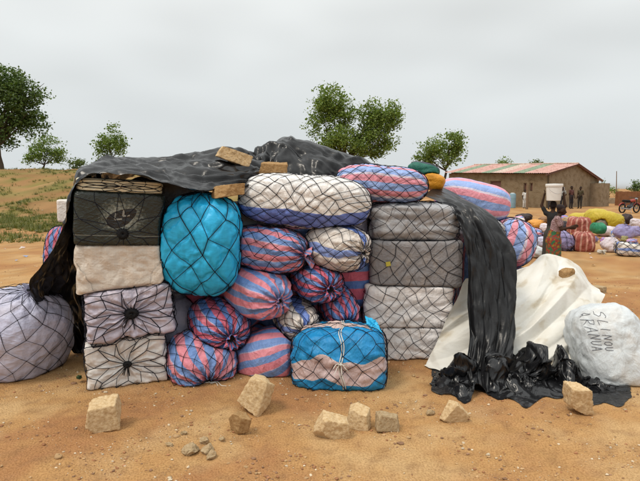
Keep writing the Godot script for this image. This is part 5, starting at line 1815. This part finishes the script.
	extra.append_array([[590, 246, 5, 9, M.pale_stripe, "pale striped sack between the full red checked bag and the green bag"], [607, 245, 5, 8, M.redblue, "small red and blue sack beside the gathered pale lilac sack"], [633, 247, 6, 9, M.pinkblue, "pink and blue sack behind the white bundle on the open sand"], [596, 227, 6, 10, M.white_blue, "white and blue sack under the middle of the yellow cover"], [553, 242, 5, 8, M.pinkblue, "pink and blue sack behind the person with the printed skirt"], [576, 233, 5, 8, M.pale_stripe, "pale striped sack behind the square red checked bag"], [638, 229, 6, 10, M.tan_sack, "pale sack at the frame edge beside the dark brown bag"], [519, 226, 7, 9, M.pale_stripe, "pale striped sack beside the dark and red clothes"], [508, 238, 8, 12, M.lilac, "lilac sack beyond the hanging black sheet"], [546, 224, 6, 7, W.call(Color(0.50, 0.36, 0.22), 98), "brown bundle beyond the person with the bucket"]])
	for q in extra: goods("yard_sack", q[5], "sack", q[0], q[1], q[2], q[3], q[4], {"axis": Vector3(1, rng.randf_range(-0.3, 0.3), rng.randf_range(-0.3, 0.5))})
	goods("green_bag", "crushed green plastic bag on the sand beside the light grey bale", "bag", 77, 384, 7, 10, W.call(Color(0.16, 0.24, 0.08), 91))
	for j in range(first, sacks.size()): build_sack(sacks[j])
	# the two people in front
	var p1 := ground_at(549, 268)
	p1.z -= 0.5
	p1.x += 0.26
	p1.y = gy(p1.x, p1.z)
	person("person in black carrying a white bucket on the head with both arms raised", p1, 2.6, {"top": Color(0.02, 0.02, 0.022), "low": Color(0.05, 0.045, 0.04), "tall": 0.93, "cell": 0.018, "skirt": true, "arm_l": [Vector3(-0.12, 0.20, 0.02), Vector3(0.05, 0.27, 0.02)], "arm_r": [Vector3(0.12, 0.20, 0.02), Vector3(-0.05, 0.27, 0.02)]})
	var bk := thing("white_bucket", "white plastic bucket with a lid, balanced on the head of the person in black", "bucket", p1 + Vector3(0, 1.695 * 0.93, 0).rotated(Vector3.UP, 0))
	var bm := MB.new()
	bm.lathe([[0.0, 0.0], [0.145, 0.0], [0.16, 0.01], [0.185, 0.38], [0.185, 0.385], [0.0, 0.386]], 28)
	part("pail", bm.mesh(), M.plastic_white, bk)
	var lm := MB.new()
	lm.lathe([[0.185, 0.34], [0.198, 0.345], [0.2, 0.40], [0.19, 0.41], [0.0, 0.415]], 28)
	part("lid", lm.mesh(), M.plastic_white, bk)
	var hm := MB.new()
	var hp := PackedVector3Array()
	for k in 17:
		var a := PI * k / 16
		hp.append(Vector3(0.19 * cos(a), 0.33 - 0.16 * sin(a), 0.12 * sin(a) + 0.11))
	hm.tube(hp, 0.004, 0.004, 5)
	part("handle", hm.mesh(), M.steel, bk)
	var p2 := ground_at(552, 273)
	p2.y = gy(p2.x, p2.z)
	person("person in a patterned blouse and red and green printed wrap skirt", p2, 1.2, {"top": Color(0.34, 0.25, 0.25), "print_top": Color(0.16, 0.08, 0.09), "low": Color(0.22, 0.035, 0.03), "print_low": [Color(0.03, 0.13, 0.06), Color(0.25, 0.17, 0.03)], "tall": 0.92, "cell": 0.018, "skirt": true, "lean": Vector3(0, -0.02, 0.10), "arm_r": [Vector3(0.04, -0.26, 0.05), Vector3(-0.02, 0.02, 0.24)], "arm_l": [Vector3(-0.05, -0.25, 0.08), Vector3(0.03, 0.06, 0.22)], "hair": Color(0.03, 0.02, 0.02), "wrap": true})

# ---------------------------------------------------------------- pebbles, grass, litter
func scatter() -> void:
	var mm := MultiMesh.new()
	mm.transform_format = MultiMesh.TRANSFORM_3D
	mm.use_colors = true
	mm.mesh = pebble_mesh()
	var X := []
	var C := []
	while X.size() < 15000:
		var d := 2.1 + 9.0 * pow(rng.randf(), 1.6)
		var x := rng.randf_range(-0.72, 0.72) * d
		var n := soft.get_noise_2d(x * 45.0, d * 45.0)
		if rng.randf() > 0.35 + 1.1 * n: continue
		var s := 0.002 + 0.009 * pow(rng.randf(), 4.5)
		if rng.randf() < 0.02: s *= 2.0
		var b := Basis.from_euler(Vector3(rng.randf() * TAU, rng.randf() * TAU, rng.randf() * TAU)).scaled(Vector3(s * rng.randf_range(0.8, 1.5), s * rng.randf_range(0.5, 0.9), s))
		X.append(Transform3D(b, Vector3(x, gy(x, -d) + s * 0.25, -d)))
		C.append([Color(0.42, 0.27, 0.14), Color(0.33, 0.16, 0.08), Color(0.55, 0.45, 0.32), Color(0.26, 0.15, 0.09)][rng.randi() % 4] * rng.randf_range(0.8, 1.2))
	mm.instance_count = X.size()
	for k in X.size():
		mm.set_instance_transform(k, X[k])
		mm.set_instance_color(k, C[k])
	var o := MultiMeshInstance3D.new()
	o.name = "pebbles"
	o.multimesh = mm
	var pm := mat(Color.WHITE, 0.95, 0.2)
	pm.vertex_color_use_as_albedo = true
	o.material_override = pm
	add_child(o)
	tag(o, "loose pebbles and clods strewn over the orange sand", "pebbles", "", "stuff")
	# grass on the left
	var gm := MultiMesh.new()
	gm.transform_format = MultiMesh.TRANSFORM_3D
	gm.use_colors = true
	gm.mesh = tuft_mesh()
	X = []
	C = []
	while X.size() < 6000:
		var d := rng.randf_range(15.0, 48.0)
		var x := rng.randf_range(-0.75, -0.2) * d
		var band := smoothstep(15.0, 24.0, d) * (1.0 - smoothstep(26.0, 35.0, d)) * 0.75 + 0.25
		if rng.randf() > band * clampf(0.35 + 2.6 * soft.get_noise_2d(x * 10.0, d * 8.0 + 60.0), 0.01, 1.0): continue
		var s := rng.randf_range(0.07, 0.2)
		X.append(Transform3D(Basis(Vector3.UP, rng.randf() * TAU).scaled(Vector3(s, s * rng.randf_range(0.6, 1.1), s)), Vector3(x, gy(x, -d) - 0.01, -d)))
		C.append(Color(0.9, 0.8, 0.8).lerp(Color(2.0, 1.35, 1.1), rng.randf() * 0.8) * rng.randf_range(0.6, 1.0))
	gm.instance_count = X.size()
	for k in X.size():
		gm.set_instance_transform(k, X[k])
		gm.set_instance_color(k, C[k])
	var g := MultiMeshInstance3D.new()
	g.name = "grass"
	g.multimesh = gm
	g.material_override = M.grass
	add_child(g)
	tag(g, "patchy green grass and weeds on the bank", "grass", "", "stuff")
	# scraps of plastic and paper
	var lb := MB.new()
	for k in 90:
		var left := k < 60
		var d := rng.randf_range(11.0, 32.0)
		var x := (rng.randf_range(-0.66, -0.42) if left else rng.randf_range(0.35, 0.65)) * d
		var p := Vector3(x, gy(x, -d) + 0.02, -d)
		var s := rng.randf_range(0.015, 0.06)
		var up := Vector3(rng.randfn() * 0.3, 1, rng.randfn() * 0.3).normalized()
		var a := up.cross(Vector3(rng.randfn(), 0, rng.randfn())).normalized() * s
		var w := up.cross(a) * rng.randf_range(0.5, 1.2)
		lb.col = [Color(0.7, 0.7, 0.68), Color(0.6, 0.58, 0.55), Color(0.25, 0.3, 0.45), Color(0.5, 0.4, 0.4)][rng.randi() % 4]
		lb.quad(p - a - w + up * 0.02, p - a + w, p + a + w + up * s * 0.5, p + a - w)
	var li := part("litter", lb.mesh(), pm, self)
	tag(li, "scraps of paper and plastic scattered over the ground", "litter", "", "stuff")

func pebble_mesh() -> ArrayMesh:
	var mb := MB.new()
	var P := PackedVector3Array()
	for r in 5:
		for c in 8:
			var th := PI * r / 4
			var ph := TAU * (c % 7) / 7
			var k := 1.0 + 0.22 * sin(ph * 2.0 + r * 1.7)
			P.append(Vector3(sin(th) * cos(ph), sin(th) * sin(ph), cos(th)) * k)
	mb.grid(P, 5, 8, PackedVector2Array(), true, Vector3.BACK, Vector3.FORWARD)
	return mb.mesh()

func tuft_mesh() -> ArrayMesh:
	var mb := MB.new()
	var r := RandomNumberGenerator.new()
	r.seed = 9
	for k in 12:
		var a := r.randf() * TAU
		var o := Vector3(cos(a), 0, sin(a)) * r.randf() * 0.7
		var tip := o + Vector3(cos(a) * 0.6, r.randf_range(0.6, 1.3), sin(a) * 0.6)
		var w := Vector3(-sin(a), 0, cos(a)) * 0.09
		mb.quad(o - w, tip - w * 0.15, tip + w * 0.15, o + w)
	return mb.mesh()
